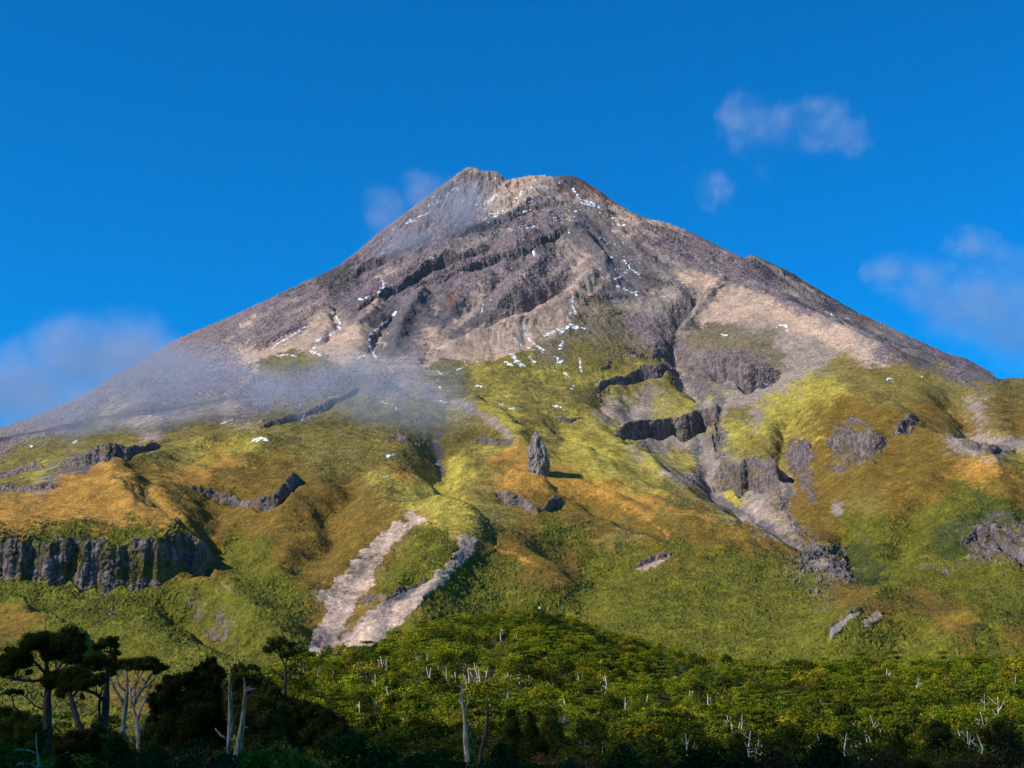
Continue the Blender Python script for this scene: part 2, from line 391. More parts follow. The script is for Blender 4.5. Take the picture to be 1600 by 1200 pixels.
# ------------------------------------------------------------------ ground cover: what grows or lies where
CLS = 'R D K T P E Y O U B G N L C S M'.split()
CI = {c: i for i, c in enumerate(CLS)}
SAMP = """
735 275 P;720 300 R;700 320 R;660 345 R;640 370 R;600 400 R;680 370 R;740 320 R;770 295 R;800 290 T;820 283 T;785 305 T;850 285 P;870 295 R;890 282 D;910 295 E;940 312 E;
960 325 D;1000 345 R;985 330 R;970 335 T;990 345 T;1030 345 T;900 340 K;930 370 K;905 320 P;950 390 K;860 330 R;830 340 R;800 380 R;840 375 D;700 395 R;650 430 R;620 420 R;
560 430 R;530 440 D;470 455 R;430 470 R;400 490 R;350 515 R;300 535 R;250 560 R;200 590 R;120 640 R;40 680 R;0 690 R;
830 420 R;880 420 R;900 400 P;930 420 P;900 440 P;860 440 R;760 440 R;720 470 R;740 490 K;700 500 K;680 480 K;760 410 R;700 440 R;960 410 D;970 440 K;990 430 K;1000 400 R;1020 440 D;1050 390 R;
1080 400 R;1050 420 P;1080 430 P;1110 440 T;1130 445 P;1150 425 R;1200 450 R;1250 480 R;1300 500 P;1350 520 P;1400 540 R;1450 560 K;1500 575 R;1540 585 K;1220 420 D;1300 475 D;1250 460 P;1350 500 E;1420 530 P;
950 460 K;930 465 M;980 480 P;960 500 M;1000 500 R;1020 520 R;980 540 M;930 500 M;900 510 M;1040 470 P;1070 490 P;1050 520 P;1090 500 D;1110 480 T;1150 470 T;1200 490 T;1250 510 T;1170 500 P;1300 535 T;1350 550 T;1230 530 P;
1130 520 M;1180 530 M;1100 530 M;1150 560 C;1200 560 M;1250 550 P;1280 560 P;1240 580 P;1200 610 P;1170 630 P;1140 650 O;1060 550 R;1090 600 K;1110 620 K;
600 480 R;560 470 R;590 500 K;640 490 K;620 530 K;560 530 T;545 520 P;480 510 T;440 540 T;400 560 T;450 505 R;420 530 R;500 530 T;540 560 P;600 550 P;640 540 R;660 520 P;690 530 T;720 540 T;760 535 T;800 530 T;830 520 T;860 500 T;890 480 T;920 450 T;
440 575 O;500 570 O;520 600 R;470 610 R;560 610 O;600 600 R;640 590 P;420 610 R;380 600 R;300 600 R;250 620 R;350 640 P;200 650 P;280 640 P;100 670 R;150 690 O;60 690 O;
500 640 O;450 650 O;560 660 O;610 650 O;660 640 O;700 600 O;680 620 P;720 590 O;760 580 Y;800 570 O;840 580 Y;860 540 M;820 600 O;780 620 Y;740 610 O;720 640 Y;760 660 O;800 650 Y;840 650 O;
880 590 O;900 560 O;920 590 Y;900 620 O;930 620 O;880 650 Y;920 670 Y;960 700 Y;1000 730 Y;900 700 Y;940 730 Y;870 690 O;1040 755 Y;1080 780 O;1110 800 O;
960 590 Y;990 580 Y;1020 570 O;960 560 O;990 620 O;1020 630 P;1050 610 O;1080 620 Y;1000 645 P;1040 640 Y;1100 615 Y;960 640 P;
1020 700 P;1050 690 P;1060 710 Y;1080 720 Y;1090 740 R;1060 740 P;1100 690 K;1110 720 P;1110 760 P;1130 780 K;1160 790 Y;1190 790 P;1190 810 L;1220 830 P;1150 775 Y;1200 770 P;
1150 690 Y;1180 680 O;1200 660 Y;1220 640 Y;1180 650 P;1160 710 O;1210 720 O;1130 670 Y;1230 620 Y;1260 600 Y;1300 580 O;1340 570 O;1380 580 O;1430 600 O;1480 600 O;1550 610 O;1600 620 O;1340 600 O;1400 620 O;1290 610 Y;
1280 640 B;1320 640 B;1340 670 B;1300 700 B;1380 650 B;1420 680 B;1400 720 B;1440 720 B;1480 720 B;1520 740 U;1560 750 B;1380 760 B;1350 790 O;1300 760 B;1280 800 B;1240 810 B;1290 830 B;1250 780 B;1450 770 B;1400 790 B;1340 740 B;1330 830 G;
1460 640 B;1500 660 B;1550 640 B;1600 660 B;1580 690 P;1520 690 P;1560 660 O;1500 630 O;1600 720 Y;1580 740 B;1600 770 B;1520 640 P;
1380 830 G;1420 820 G;1460 800 G;1500 780 G;1540 790 N;1350 870 N;1400 880 G;1450 870 G;1500 900 G;1550 920 G;1600 940 G;1480 850 N;1550 850 C;1590 860 C;1580 800 N;1340 900 N;1380 920 G;1600 900 G;1290 880 C;1300 900 C;1270 860 C;
130 740 U;100 760 U;50 780 U;0 800 U;100 800 U;200 770 U;150 800 U;250 800 U;230 740 B;190 730 B;20 830 U;100 835 G;200 840 G;280 830 G;0 850 N;60 855 N;150 860 N;260 850 N;
300 730 U;350 720 U;400 720 B;450 720 B;340 750 B;420 750 B;300 780 B;350 800 B;400 810 B;450 800 B;500 780 B;550 760 B;580 790 B;600 770 O;520 720 O;570 710 O;620 720 O;480 700 O;380 700 Y;300 710 Y;420 690 O;250 705 O;
320 840 B;360 870 G;320 890 B;400 860 G;450 860 B;500 850 B;560 830 B;600 810 B;540 870 B;490 900 B;440 900 G;400 930 G;450 950 G;350 930 G;480 980 B;460 1000 G;
0 720 O;50 710 O;100 690 O;30 750 O;80 750 K;20 770 O;60 735 Y;140 700 O;200 690 O;280 680 O;330 670 O;150 670 O;240 660 P;120 710 K;
20 930 G;80 940 G;150 930 G;220 940 G;280 950 G;330 980 G;250 1000 G;150 1000 G;60 1000 G;0 980 B;20 970 B;380 1000 G;300 1040 G;180 1060 G;80 1090 G;150 1120 G;0 1060 G;400 1050 G;110 1040 B;200 1080 B;
640 700 O;620 760 Y;650 760 Y;680 780 Y;720 780 Y;740 740 Y;700 740 Y;660 720 O;720 700 O;750 700 Y;640 740 U;700 660 O;740 680 O;720 810 Y;700 790 Y;
750 770 O;760 800 O;770 820 O;800 820 B;780 850 B;820 830 B;760 740 O;800 720 U;830 760 U;820 740 U;800 750 U;860 760 U;850 780 B;
880 750 U;920 765 U;960 795 B;1000 815 B;1040 822 B;1100 838 B;1140 840 B;900 800 B;940 820 B;980 835 O;860 820 G;900 830 G;850 850 G;880 870 B;850 880 B;820 880 B;870 890 B;920 860 G;
980 780 U;1010 792 U;1040 790 O;1090 800 B;1180 850 B;1220 862 B;1050 850 G;1100 860 G;1160 870 G;1200 880 G;1000 870 G;950 890 G;1010 860 B;1280 900 G;1330 930 B;1240 920 G;
780 900 G;740 900 G;720 950 G;680 980 G;640 1000 G;780 960 G;850 930 G;920 930 G;1000 930 G;1080 930 G;1160 940 G;1240 970 G;1300 960 G;1370 940 B;1440 960 B;1500 970 B;1560 980 G;1600 980 B;
900 1000 G;1000 1000 G;1100 1000 G;1200 1020 G;1300 1030 G;1400 990 G;1450 1010 G;1550 1010 G;1600 1030 G;1350 1010 G;1420 970 G;1000 1050 G;1150 1050 G;
680 850 G;660 860 G;700 860 G;650 890 G;680 830 Y;620 910 B;640 900 G;600 900 O;620 870 B;590 930 B;560 950 P;630 850 O;
-200 900 G;-200 800 U;-200 700 O;-300 1000 G;-200 1050 G;1800 620 O;1800 700 B;1800 800 U;1800 900 G;1800 1000 G;-200 600 R;1800 560 R
"""
POLY = [  # class, feather px, outline
 ('G', 5, [(672,817),(698,826),(714,846),(711,862),(694,884),(668,902),(640,921),(605,930),(585,924),(600,900),(625,870),(650,840)]),
 ('T', 3, [(955,428),(958,438),(935,452),(902,476),(888,492),(893,506),(868,526),(835,527),(825,545),(780,562),(740,556),(690,562),(648,577),(663,566),(720,531),(780,508),(830,488),(880,463),(920,438)]),
 ('T', 2.5, [(363,574),(408,545),(450,518),(480,496),(505,482),(520,484),(529,500),(521,515),(500,535),(478,548),(440,551),(400,563)]),
 ('R', 3, [(428,526),(450,508),(482,503),(470,514),(440,530)]),
 ('T', 2.5, [(515,537),(540,515),(575,502),(577,520),(570,540),(558,560),(545,575),(525,567),(508,552)]),
 ('K', 3, [(575,502),(600,478),(620,470),(623,484),(600,510),(580,515)]),
 ('T', 2, [(570,482),(588,470),(605,467),(598,474),(580,488)]),
 ('K', 3, [(585,548),(610,510),(640,470),(652,466),(662,500),(650,530),(640,550),(600,560)]),
 ('T', 2.5, [(586,536),(603,514),(598,540)]),
 ('T', 2.5, [(668,508),(690,525),(697,533),(672,530),(664,520)]),
 ('T', 2, [(370,516),(392,489),(404,490),(386,511)]),
 ('P', 3, [(743,478),(760,445),(787,418),(790,425),(765,455),(750,480),(735,500),(700,520),(715,498)]),
 ('E', 2.5, [(698,472),(705,455),(722,455),(715,470),(702,485)]),
 ('T', 2.5, [(815,430),(830,425),(835,432),(818,440),(800,450)]),
 ('T', 2.5, [(678,478),(685,476),(687,490),(680,494)]),
 ('K', 4, [(890,318),(905,318),(945,372),(935,385),(885,378)]),
 ('K', 4, [(930,400),(955,392),(980,425),(985,445),(962,440),(945,420)]),
 ('T', 3, [(790,282),(812,277),(825,288),(800,300),(780,312),(775,300)]),
 ('T', 2.5, [(950,322),(965,323),(990,340),(1005,356),(985,350),(965,338)]),
 ('T', 3, [(1135,443),(1165,452),(1230,482),(1300,520),(1345,546),(1300,538),(1240,512),(1190,500),(1120,505),(1092,508),(1110,475)]),
 ('D', 2.5, [(1135,441),(1110,462),(1088,492),(1070,520),(1064,515),(1080,485),(1108,455)]),
 ('P', 3, [(1088,452),(1105,446),(1085,478),(1062,520),(1040,530),(1045,505),(1068,470)]),
 ('T', 3, [(1058,430),(1075,420),(1120,436),(1130,442),(1100,448),(1065,445)]),
 ('O', 3, [(400,566),(430,552),(470,548),(485,555),(480,570),(440,582),(410,578)]),
 ('P', 2.5, [(645,598),(655,596),(690,622),(690,630),(670,622),(648,606)]),
 ('P', 2.5, [(476,650),(500,634),(525,615),(530,618),(505,640),(480,655)]),
 ('L', 2, [(645,795),(660,799),(667,812),(640,828),(615,852),(592,882),(575,905),(585,915),(556,945),(575,938),(592,935),(560,962),(545,985),(525,1008),(505,1028),(480,1024),(490,990),(500,975),(508,955),(507,925),(530,900),(560,870),(590,840),(620,815)]),
 ('L', 2, [(718,834),(742,844),(743,852),(726,876),(708,894),(692,912),(662,936),(642,960),(617,985),(603,1012),(570,1024),(540,1027),(506,1028),(530,1003),(560,980),(592,962),(640,930),(670,905),(700,885),(715,860)]),
 ('P', 4, [(520,985),(560,955),(600,935),(640,925),(650,932),(600,955),(560,985),(530,1005),(505,1010)]),
 ('B', 3, [(562,936),(585,926),(600,933),(578,957),(548,985),(530,1000),(545,966)]),
 ('K', 2.5, [(598,944),(620,928),(648,915),(655,922),(628,938),(604,950)]),
 ('K', 3, [(682,666),(690,664),(690,700),(693,748),(686,754),(678,735),(676,700)]),
 ('O', 6, [(690,665),(720,655),(745,670),(735,690),(705,700),(690,690)]),
 ('P', 2, [(697,628),(712,623),(738,632),(765,650),(790,670),(807,690),(800,692),(770,668),(745,650),(728,645),(722,650),(720,640)]),
 ('P', 3, [(1040,560),(1056,556),(1085,598),(1110,630),(1118,642),(1100,640),(1075,615),(1052,590)]),
 ('P', 2.5, [(1085,675),(1098,672),(1115,700),(1115,730),(1112,760),(1135,778),(1120,782),(1100,765),(1100,730),(1095,700)]),
 ('P', 3, [(1160,792),(1175,784),(1190,786),(1200,805),(1218,822),(1216,838),(1195,832),(1170,816),(1150,812)]),
 ('L', 2.5, [(1172,790),(1184,786),(1188,794),(1176,802)]),
 ('K', 3, [(1190,815),(1212,822),(1208,834),(1186,826)]),
 ('P', 2.5, [(1212,838),(1235,846),(1250,856),(1240,856),(1216,845)]),
 ('C', 2.5, [(1252,862),(1290,856),(1318,858),(1322,880),(1324,908),(1305,905),(1285,890),(1262,886)]),
 ('P', 2.5, [(1260,876),(1285,872),(1292,885),(1278,893),(1265,888)]),
 ('P', 2, [(1300,790),(1312,784),(1318,786),(1314,800),(1306,808),(1298,800)]),
 ('T', 1.8, [(998,888),(1008,876),(1026,872),(1048,868),(1046,872),(1028,880),(1012,890),(1000,895)]),
 ('P', 1.6, [(1292,994),(1300,980),(1318,966),(1342,955),(1343,960),(1326,972),(1308,986),(1297,996)]),
 ('T', 1.8, [(1348,978),(1352,966),(1366,957),(1378,958),(1376,966),(1362,974),(1352,982)]),
 ('C', 4, [(1092,572),(1110,552),(1145,545),(1175,548),(1200,565),(1212,590),(1190,600),(1160,598),(1125,590)]),
 ('E', 4, [(1140,560),(1152,556),(1160,580),(1150,592),(1142,585)]),
 ('C', 3, [(1232,692),(1250,684),(1270,690),(1268,730),(1276,780),(1262,786),(1252,752),(1236,735),(1228,712)]),
 ('C', 4, [(1300,670),(1330,650),(1355,660),(1385,690),(1370,720),(1335,735),(1310,740),(1290,735),(1310,700)]),
 ('C', 4, [(1518,820),(1545,800),(1575,798),(1592,812),(1605,860),(1600,885),(1580,870),(1560,850),(1545,868),(1530,862)]),
 ('K', 2.5, [(90,735),(120,728),(140,722),(140,735),(110,742)]),
 ('K', 3, [(1510,690),(1530,694),(1585,700),(1590,706),(1550,712),(1525,704)]),
 ('L', 1.5, [(598,742),(606,740),(608,748),(602,750)]),
]
SNOW = [  # snow streaks: pixel polyline, width px
 ([(518,487),(526,497),(533,508)], 3), ([(530,512),(518,522),(495,533),(490,545)], 5), ([(486,549),(500,555)], 3), ([(620,487),(600,505),(582,520),(574,535)], 4),
 ([(580,520),(576,540),(582,550),(588,560)], 3.5), ([(482,508),(460,522),(425,543)], 2.5), ([(395,690),(405,686),(416,685)], 6), ([(430,556),(450,554),(462,557)], 3),
 ([(596,432),(600,448),(590,458)], 3), ([(560,470),(575,465)], 3), ([(850,525),(870,516),(890,512),(918,514)], 4), ([(875,522),(890,508),(905,512)], 5), ([(878,532),(875,545)], 4),
 ([(800,555),(808,566),(818,571)], 7), ([(790,566),(800,570)], 5), ([(828,560),(836,566)], 5), ([(868,558),(878,566),(870,568)], 5), ([(820,505),(818,520),(830,535),(850,548)], 3),
 ([(795,520),(815,540),(850,552)], 2), ([(895,465),(893,475),(900,488),(890,490)], 3), ([(975,408),(985,420),(970,432),(950,440)], 2.5), ([(985,420),(1000,430)], 3),
 ([(962,446),(990,458),(1000,455)], 2), ([(975,450),(995,462)], 2), ([(705,297),(718,295)], 3), ([(685,310),(705,303)], 2.5), ([(668,322),(690,314)], 2), ([(640,345),(670,333)], 2),
 ([(632,350),(650,345)], 2.5), ([(800,315),(822,297)], 2.5), ([(768,312),(775,305)], 4), ([(830,293),(855,291)], 2), ([(895,295),(905,310),(925,318),(935,325)], 3), ([(910,318),(930,322)], 3),
 ([(805,335),(832,328)], 2.5), ([(755,343),(778,338)], 2), ([(820,357),(838,355)], 2), ([(965,352),(978,352)], 2), ([(755,476),(752,490)], 2.5), ([(833,393),(835,400)], 4),
 ([(1388,592),(1396,594)], 5), ([(1440,588),(1446,588)], 2.5), ([(1290,487),(1300,493)], 2.5), ([(1318,498),(1326,498)], 2), ([(1215,510),(1228,508),(1230,518)], 4), ([(1128,525),(1136,524)], 3),
 ([(45,695),(50,697)], 3), ([(112,693),(120,690)], 3), ([(230,648),(236,652)], 3), ([(248,653),(252,655)], 3), ([(345,662),(362,655)], 2.5), ([(470,660),(476,650)], 2.5), ([(605,713),(616,711)], 3), ([(688,626),(696,630)], 3),
 ([(690,610),(685,602)], 2), ([(880,690),(885,692)], 0.5), ([(865,634),(880,638)], 3), ([(780,632),(786,633)], 4), ([(796,637),(806,639)], 4), ([(715,577),(724,574)], 4), ([(684,580),(690,585)], 4), ([(745,603),(752,604)], 3),
 ([(892,608),(898,602)], 4), ([(880,582),(890,590)], 3), ([(905,560),(908,580)], 3), ([(1195,600),(1200,602)], 2), ([(620,640),(615,632)], 2.5), ([(596,628),(606,630)], 2), ([(560,560),(570,556)], 2.5)]

STREAK = [('C',7,[(1118,640),(1124,690),(1130,722)]),('C',8,[(1214,758),(1226,800),(1262,850)]),('K',8,[(1085,690),(1094,745),(1100,768)]),('K',9,[(1100,770),(1140,792),(1180,815)]),('K',7,[(1180,817),(1225,845),(1252,860)]),('C',6,[(960,668),(985,692),(1010,700)]),('K',6,[(1040,560),(1075,600),(1100,630)]),  # ravine bands; first K band is shading painted on the gully's left side
   # long narrow bands traced on the slopes: class, width px, polyline
 ('D',5,[(787,395),(813,397),(833,387),(857,370),(887,358)]),('D',4,[(757,345),(787,340),(813,327),(833,310),(853,305)]),('D',3,[(650,383),(687,363),(730,337)]),
 ('D',4,[(653,460),(677,440),(710,420),(747,410),(780,397)]),('D',3,[(947,493),(970,492),(993,497)]),('D',3,[(900,477),(933,463),(980,465)]),('D',4,[(873,275),(900,277),(920,287)]),
 ('E',7,[(905,284),(950,309),(1007,341)]),('D',3,[(993,353),(1033,363),(1083,383),(1133,403)]),('K',11,[(893,373),(920,377),(933,397),(967,430),(1000,463)]),
 ('P',7,[(900,385),(880,412),(850,440)]),('T',8,[(922,396),(902,417),(875,432)]),('P',11,[(787,420),(743,460),(710,497)]),('T',6,[(760,443),(740,470),(700,517)]),('T',6,[(813,431),(830,427)]),
 ('P',6,[(883,297),(886,320),(887,352)]),('T',8,[(785,299),(817,296)]),('P',6,[(833,279),(863,281)]),('T',7,[(953,323),(977,331),(1000,350)]),('T',5,[(1013,343),(1027,350)]),('P',6,[(963,373),(977,381)]),('T',4,[(1080,377),(1100,386)]),
 ('T',5,[(577,440),(600,430),(623,417)]),('D',6,[(490,441),(525,425),(560,402)]),('D',5,[(497,445),(553,433),(600,403),(643,390)]),('D',3,[(433,463),(483,460)]),('D',4,[(553,470),(600,457),(687,433)]),
 ('P',4,[(327,547),(380,520),(427,483)]),('P',4,[(440,497),(477,477)]),('P',4,[(395,505),(430,480),(470,465)]),('R',4,[(420,510),(470,488)]),
 ('K',5,[(1090,416),(1135,438),(1180,449),(1262,479),(1337,509),(1412,554),(1487,588)]),('D',6,[(1172,399),(1210,417),(1262,446),(1311,472),(1360,490)]),('P',4,[(1202,423),(1262,453),(1311,478)]),
 ('E',6,[(1349,492),(1397,505),(1420,519)]),('P',11,[(1112,457),(1075,495),(1049,520)]),('D',6,[(1070,531),(1045,545)]),('D',5,[(970,543),(1000,557),(1040,562)]),('P',4,[(930,611),(940,587)]),('D',5,[(933,582),(960,563)]),
 ('K',12,[(1100,608),(1133,625)]),('Y',9,[(900,643),(940,667),(987,690),(1033,730)]),('O',4,[(903,680),(933,713),(973,742)]),('U',5,[(867,730),(933,763),(987,790),(1050,840)]),('U',6,[(987,780),(1033,793),(1117,812)]),
 ('U',5,[(1510,690),(1550,717),(1587,747)]),('Y',5,[(1253,633),(1210,660),(1167,690)]),('U',6,[(277,832),(187,787)]),('U',5,[(233,787),(293,815)]),('P',2,[(340,907),(393,940)]),('O',5,[(215,760),(255,800),(290,835)]),
 ('P',5,[(1055,700),(1080,690),(1092,700)]),('K',5,[(1220,740),(1235,775),(1210,795)]),('D',4,[(945,640),(935,625),(945,605)]),('P',8,[(1118,645),(1170,622),(1240,588),(1300,560)]),('T',5,[(860,460),(905,445),(945,430)]),
 ('P',4,[(700,400),(760,372),(820,350)]),('P',3,[(640,415),(700,385),(760,360)]),('R',5,[(830,400),(790,440),(760,480)]),('D',4,[(905,345),(915,365),(940,380)]),('P',5,[(1000,380),(1050,410),(1095,440)]),('K',6,[(1010,400),(1060,440),(1075,470)]),
 ('D',3,[(1060,570),(1085,580),(1110,592),(1130,600)]),('K',6,[(1120,600),(1150,606),(1180,604)]),('G',6,[(870,845),(930,868),(1000,900),(1040,960)]),('U',3,[(650,800),(690,815),(735,838)]),('U',4,[(745,845),(790,862),(835,880)])]

RU0, RU1, RV0, RV1 = -360, 1960, 230, 1180
RS = 2.0
rw, rh = int((RU1 - RU0) / RS), int((RV1 - RV0) / RS)
gu, gv = np.meshgrid(RU0 + RS * (np.arange(rw) + .5), RV0 + RS * (np.arange(rh) + .5))
_s = [t.split() for t in SAMP.replace('\n', '').split(';') if t.strip()]
sp = np.array([(float(a), float(b)) for a, b, _ in _s], np.float32); sc_ = np.array([CI[c] for *_, c in _s])
wu = gu + fbm2(gu / 70, gv / 50, 4, .55) * 22; wv = gv + fbm2(gu / 70 + 40, gv / 50 + 9, 4, .55) * 15
Wt = np.zeros((len(CLS), rh, rw), np.float32)
wu = wu.astype(np.float32); wv = wv.astype(np.float32)
for (x, y), c in zip(sp, sc_):
    d2 = ((wu - x) * .8) ** 2 + ((wv - y) * 1.15) ** 2
    Wt[c] += 1 / (d2 + 350) ** 2.3
Wt /= Wt.sum(0)

def inside(px, py, poly):
    r = np.zeros(px.shape, bool); n = len(poly)
    for i in range(n):
        (x0, y0), (x1, y1) = poly[i], poly[(i + 1) % n]
        if y0 == y1: continue
        c = ((y0 > py) != (y1 > py)) & (px < (x1 - x0) * (py - y0) / (y1 - y0) + x0)
        r ^= c
    return r

pu = gu + fbm2(gu / 16, gv / 13, 4, .6) * 5; pv = gv + fbm2(gu / 16 + 7, gv / 13 + 3, 4, .6) * 4
for c, fe, poly in POLY:
    xs = [p[0] for p in poly]; ys = [p[1] for p in poly]; m = 16
    i0 = max(int((min(xs) - m - RU0) / RS), 0); i1 = int((max(xs) + m - RU0) / RS)
    j0 = max(int((min(ys) - m - RV0) / RS), 0); j1 = int((max(ys) + m - RV0) / RS)
    s = (slice(j0, j1), slice(i0, i1)); X, Yp = pu[s], pv[s]
    ins = inside(X, Yp, poly); d, _, _ = seg_dist(X, Yp, poly + [poly[0]])
    k = smooth(np.where(ins, d, -d), -fe, fe).astype(np.float32)
    k *= (.42 if min(xs) > 1500 else .6) if fe == 4 and c == 'C' else .88
    Wt[(slice(None),) + s] *= (1 - k); Wt[CI[c]][s] += k
for c, wd, poly in STREAK:
    xs = [p[0] for p in poly]; ys = [p[1] for p in poly]; m = 14 + wd
    i0 = max(int((min(xs) - m - RU0) / RS), 0); i1 = int((max(xs) + m - RU0) / RS)
    j0 = max(int((min(ys) - m - RV0) / RS), 0); j1 = int((max(ys) + m - RV0) / RS)
    s = (slice(j0, j1), slice(i0, i1)); d, t_, L = seg_dist(pu[s], pv[s], poly)
    k = (smooth(wd * .55 - d, -1.8, 1.8) * .82 * smooth(t_, -1, 8) * (1 - .6 * smooth(t_, L - 10, L))).astype(np.float32)
    Wt[(slice(None),) + s] *= (1 - k); Wt[CI[c]][s] += k
Wt = np.ascontiguousarray(np.moveaxis(Wt, 0, 2))

def fetch(u, v):
    fu = np.clip((u - RU0) / RS - .5, 0, rw - 1.001); fv = np.clip((v - RV0) / RS - .5, 0, rh - 1.001)
    i = fu.astype(np.int32); j = fv.astype(np.int32); a = (fu - i)[:, None].astype(np.float32); b = (fv - j)[:, None].astype(np.float32)
    return (Wt[j, i] * (1 - a) + Wt[j, i + 1] * a) * (1 - b) + (Wt[j + 1, i] * (1 - a) + Wt[j + 1, i + 1] * a) * b
# ------------------------------------------------------------------ materials
def node_mat(name):
    m = bpy.data.materials.new(name); m.use_nodes = True
    nt = m.node_tree; b = nt.nodes['Principled BSDF']
    return m, nt, b

def link(nt, a, b): nt.links.new(a, b)

def ground_material(name, scale_list=(.6, .16, .03), amt=(.5, .35, .22), bump=0.6):
    """cover colour (point attribute of the traced ground cover) broken up by three sizes of noise"""
    m, nt, b = node_mat(name)
    b.inputs['Roughness'].default_value = .95
    b.inputs['Specular IOR Level'].default_value = .12
    at = nt.nodes.new('ShaderNodeAttribute'); at.attribute_name = 'cover'
    tc = nt.nodes.new('ShaderNodeTexCoord')
    col = at.outputs['Color']; hs = None
    for s, k in zip(scale_list, amt):
        n = nt.nodes.new('ShaderNodeTexNoise'); n.inputs['Scale'].default_value = s; n.inputs['Detail'].default_value = 3
        n.inputs['Roughness'].default_value = .6
        link(nt, tc.outputs['Object'], n.inputs['Vector'])
        r = nt.nodes.new('ShaderNodeMapRange'); r.inputs['From Min'].default_value = .28; r.inputs['From Max'].default_value = .72
        r.inputs['To Min'].default_value = 1 - k; r.inputs['To Max'].default_value = 1 + k
        link(nt, n.outputs['Fac'], r.inputs['Value'])
        mx = nt.nodes.new('ShaderNodeMix'); mx.data_type = 'RGBA'; mx.blend_type = 'MULTIPLY'; mx.inputs['Factor'].default_value = 1
        link(nt, col, mx.inputs['A']); link(nt, r.outputs['Result'], mx.inputs['B']); col = mx.outputs['Result']
        if hs is None: hs = n.outputs['Fac']
    link(nt, col, b.inputs['Base Color'])
    bp = nt.nodes.new('ShaderNodeBump'); bp.inputs['Strength'].default_value = bump; bp.inputs['Distance'].default_value = .8
    link(nt, hs, bp.inputs['Height']); link(nt, bp.outputs['Normal'], b.inputs['Normal'])
    return m

def grid_mesh(name, P, cols, mat, smooth_=False):
    """P: (n,m,3) vertex grid"""
    n, m = P.shape[:2]
    me = bpy.data.meshes.new(name)
    me.vertices.add(n * m); me.vertices.foreach_set('co', P.astype(np.float32).ravel())
    i, j = np.meshgrid(np.arange(n - 1), np.arange(m - 1), indexing='ij')
    a = i * m + j
    q = np.stack([a, a + m, a + m + 1, a + 1], -1).reshape(-1, 4).astype(np.int32)
    me.loops.add(q.size); me.loops.foreach_set('vertex_index', q.ravel())
    me.polygons.add(len(q)); me.polygons.foreach_set('loop_start', np.arange(0, q.size, 4, dtype=np.int32))
    me.update()
    if cols is not None:
        at = me.attributes.new('cover', 'FLOAT_COLOR', 'POINT')
        c = np.ones((n * m, 4), np.float32); c[:, :3] = cols.reshape(-1, 3); at.data.foreach_set('color', c.ravel())
    if not smooth_: me.shade_flat()
    else: me.shade_smooth()
    me.materials.append(mat)
    o = bpy.data.objects.new(name, me); scene.collection.objects.link(o)
    return o

# colours of the covers (two tones each)
COL = {'R': ((.205,.150,.155), (.112,.084,.095)), 'D': ((.085,.07,.074), (.055,.047,.052)), 'K': ((.115,.098,.104), (.083,.073,.08)),
       'T': ((.40,.275,.205), (.31,.215,.165)), 'P': ((.27,.205,.17), (.20,.155,.135)), 'E': ((.20,.085,.06), (.13,.07,.06)),
       'Y': ((.340,.265,.045), (.215,.175,.030)), 'O': ((.185,.138,.030), (.115,.090,.024)), 'U': ((.365,.182,.036), (.265,.140,.026)),
       'B': ((.165,.094,.014), (.102,.068,.011)), 'G': ((.122,.107,.010), (.070,.074,.008)), 'N': ((.055,.064,.011), (.034,.044,.009)),
       'L': ((.44,.305,.235), (.30,.215,.175)), 'C': ((.185,.145,.145), (.052,.044,.050)), 'S': ((.85,.87,.9), (.8,.82,.86)), 'M': ((.165,.128,.070), (.105,.082,.058))}
CA = np.array([COL[c][0] for c in CLS], np.float32); CB = np.array([COL[c][1] for c in CLS], np.float32)
#              R    D    K    T    P    E    Y    O    U    B    G    N    L    C    S
A_ROCK = np.array([2.4, 3.6, .5, .35, .8, 1.6, .5, .9, .25, .4, .3, .4, .7, 3.2, 1., 1.6], np.float32)
A_BUSH = np.array([0., .2, 0., 0., .1, 0., .38, .5, .34, .5, 1.2, 1.45, .06, .3, 0., .3], np.float32)

NC, NR = (QCOLS, QROWS)
# columns: dense inside the frame, coarse outside
tt = np.linspace(0, 1, NC)
xs_ = np.array([0, .06, .94, 1.0]); ys_ = np.array([A0 + .002, float(ae(-25, 700)[0]), float(ae(1625, 700)[0]), A1 - .002])
fa = np.interp(tt, xs_, ys_)
fw = np.linspace(W0, W1, 2600)
Zf = np.empty((NC, len(fw)), np.float32)
fi = (fa - A0) / (A1 - A0) * (NA - 1); i0 = np.floor(fi).astype(int); t = (fi - i0)[:, None]
Zc = Z[i0] * (1 - t) + Z[np.minimum(i0 + 1, NA - 1)] * t          # (NC, NW)
jj = (fw - W0) / (W1 - W0) * (NW - 1); j0 = np.clip(np.floor(jj).astype(int), 0, NW - 2); tj = (jj - j0)[None, :]
Zf = Zc[:, j0] * (1 - tj) + Zc[:, j0 + 1] * tj
fY = np.exp(fw)
vf = uv(fa[:, None], Zf / fY)[1]
dv_ = np.diff(vf, axis=1)
hid = vf[:, 1:] > np.minimum.accumulate(vf, axis=1)[:, :-1] + 1.5      # behind something nearer
dens = np.where(hid, np.abs(dv_) * .25, np.abs(dv_)) + .10
dens = gauss1(dens, 5, 0)
S_ = np.concatenate([np.zeros((NC, 1)), np.cumsum(dens, 1)], 1); S_ /= S_[:, -1:]
tr = np.linspace(0, 1, NR)
WW = np.empty((NC, NR)); ZZ = np.empty((NC, NR)); CM = np.empty((NC, NR))
cmc = cliffmask[i0] * (1 - t) + cliffmask[np.minimum(i0 + 1, NA - 1)] * t
for i in range(NC):
    WW[i] = np.interp(tr, S_[i], fw); ZZ[i] = np.interp(WW[i], fw, Zf[i]); CM[i] = np.interp(WW[i], gw, cmc[i])
YY = np.exp(WW); XX = fa[:, None] * YY
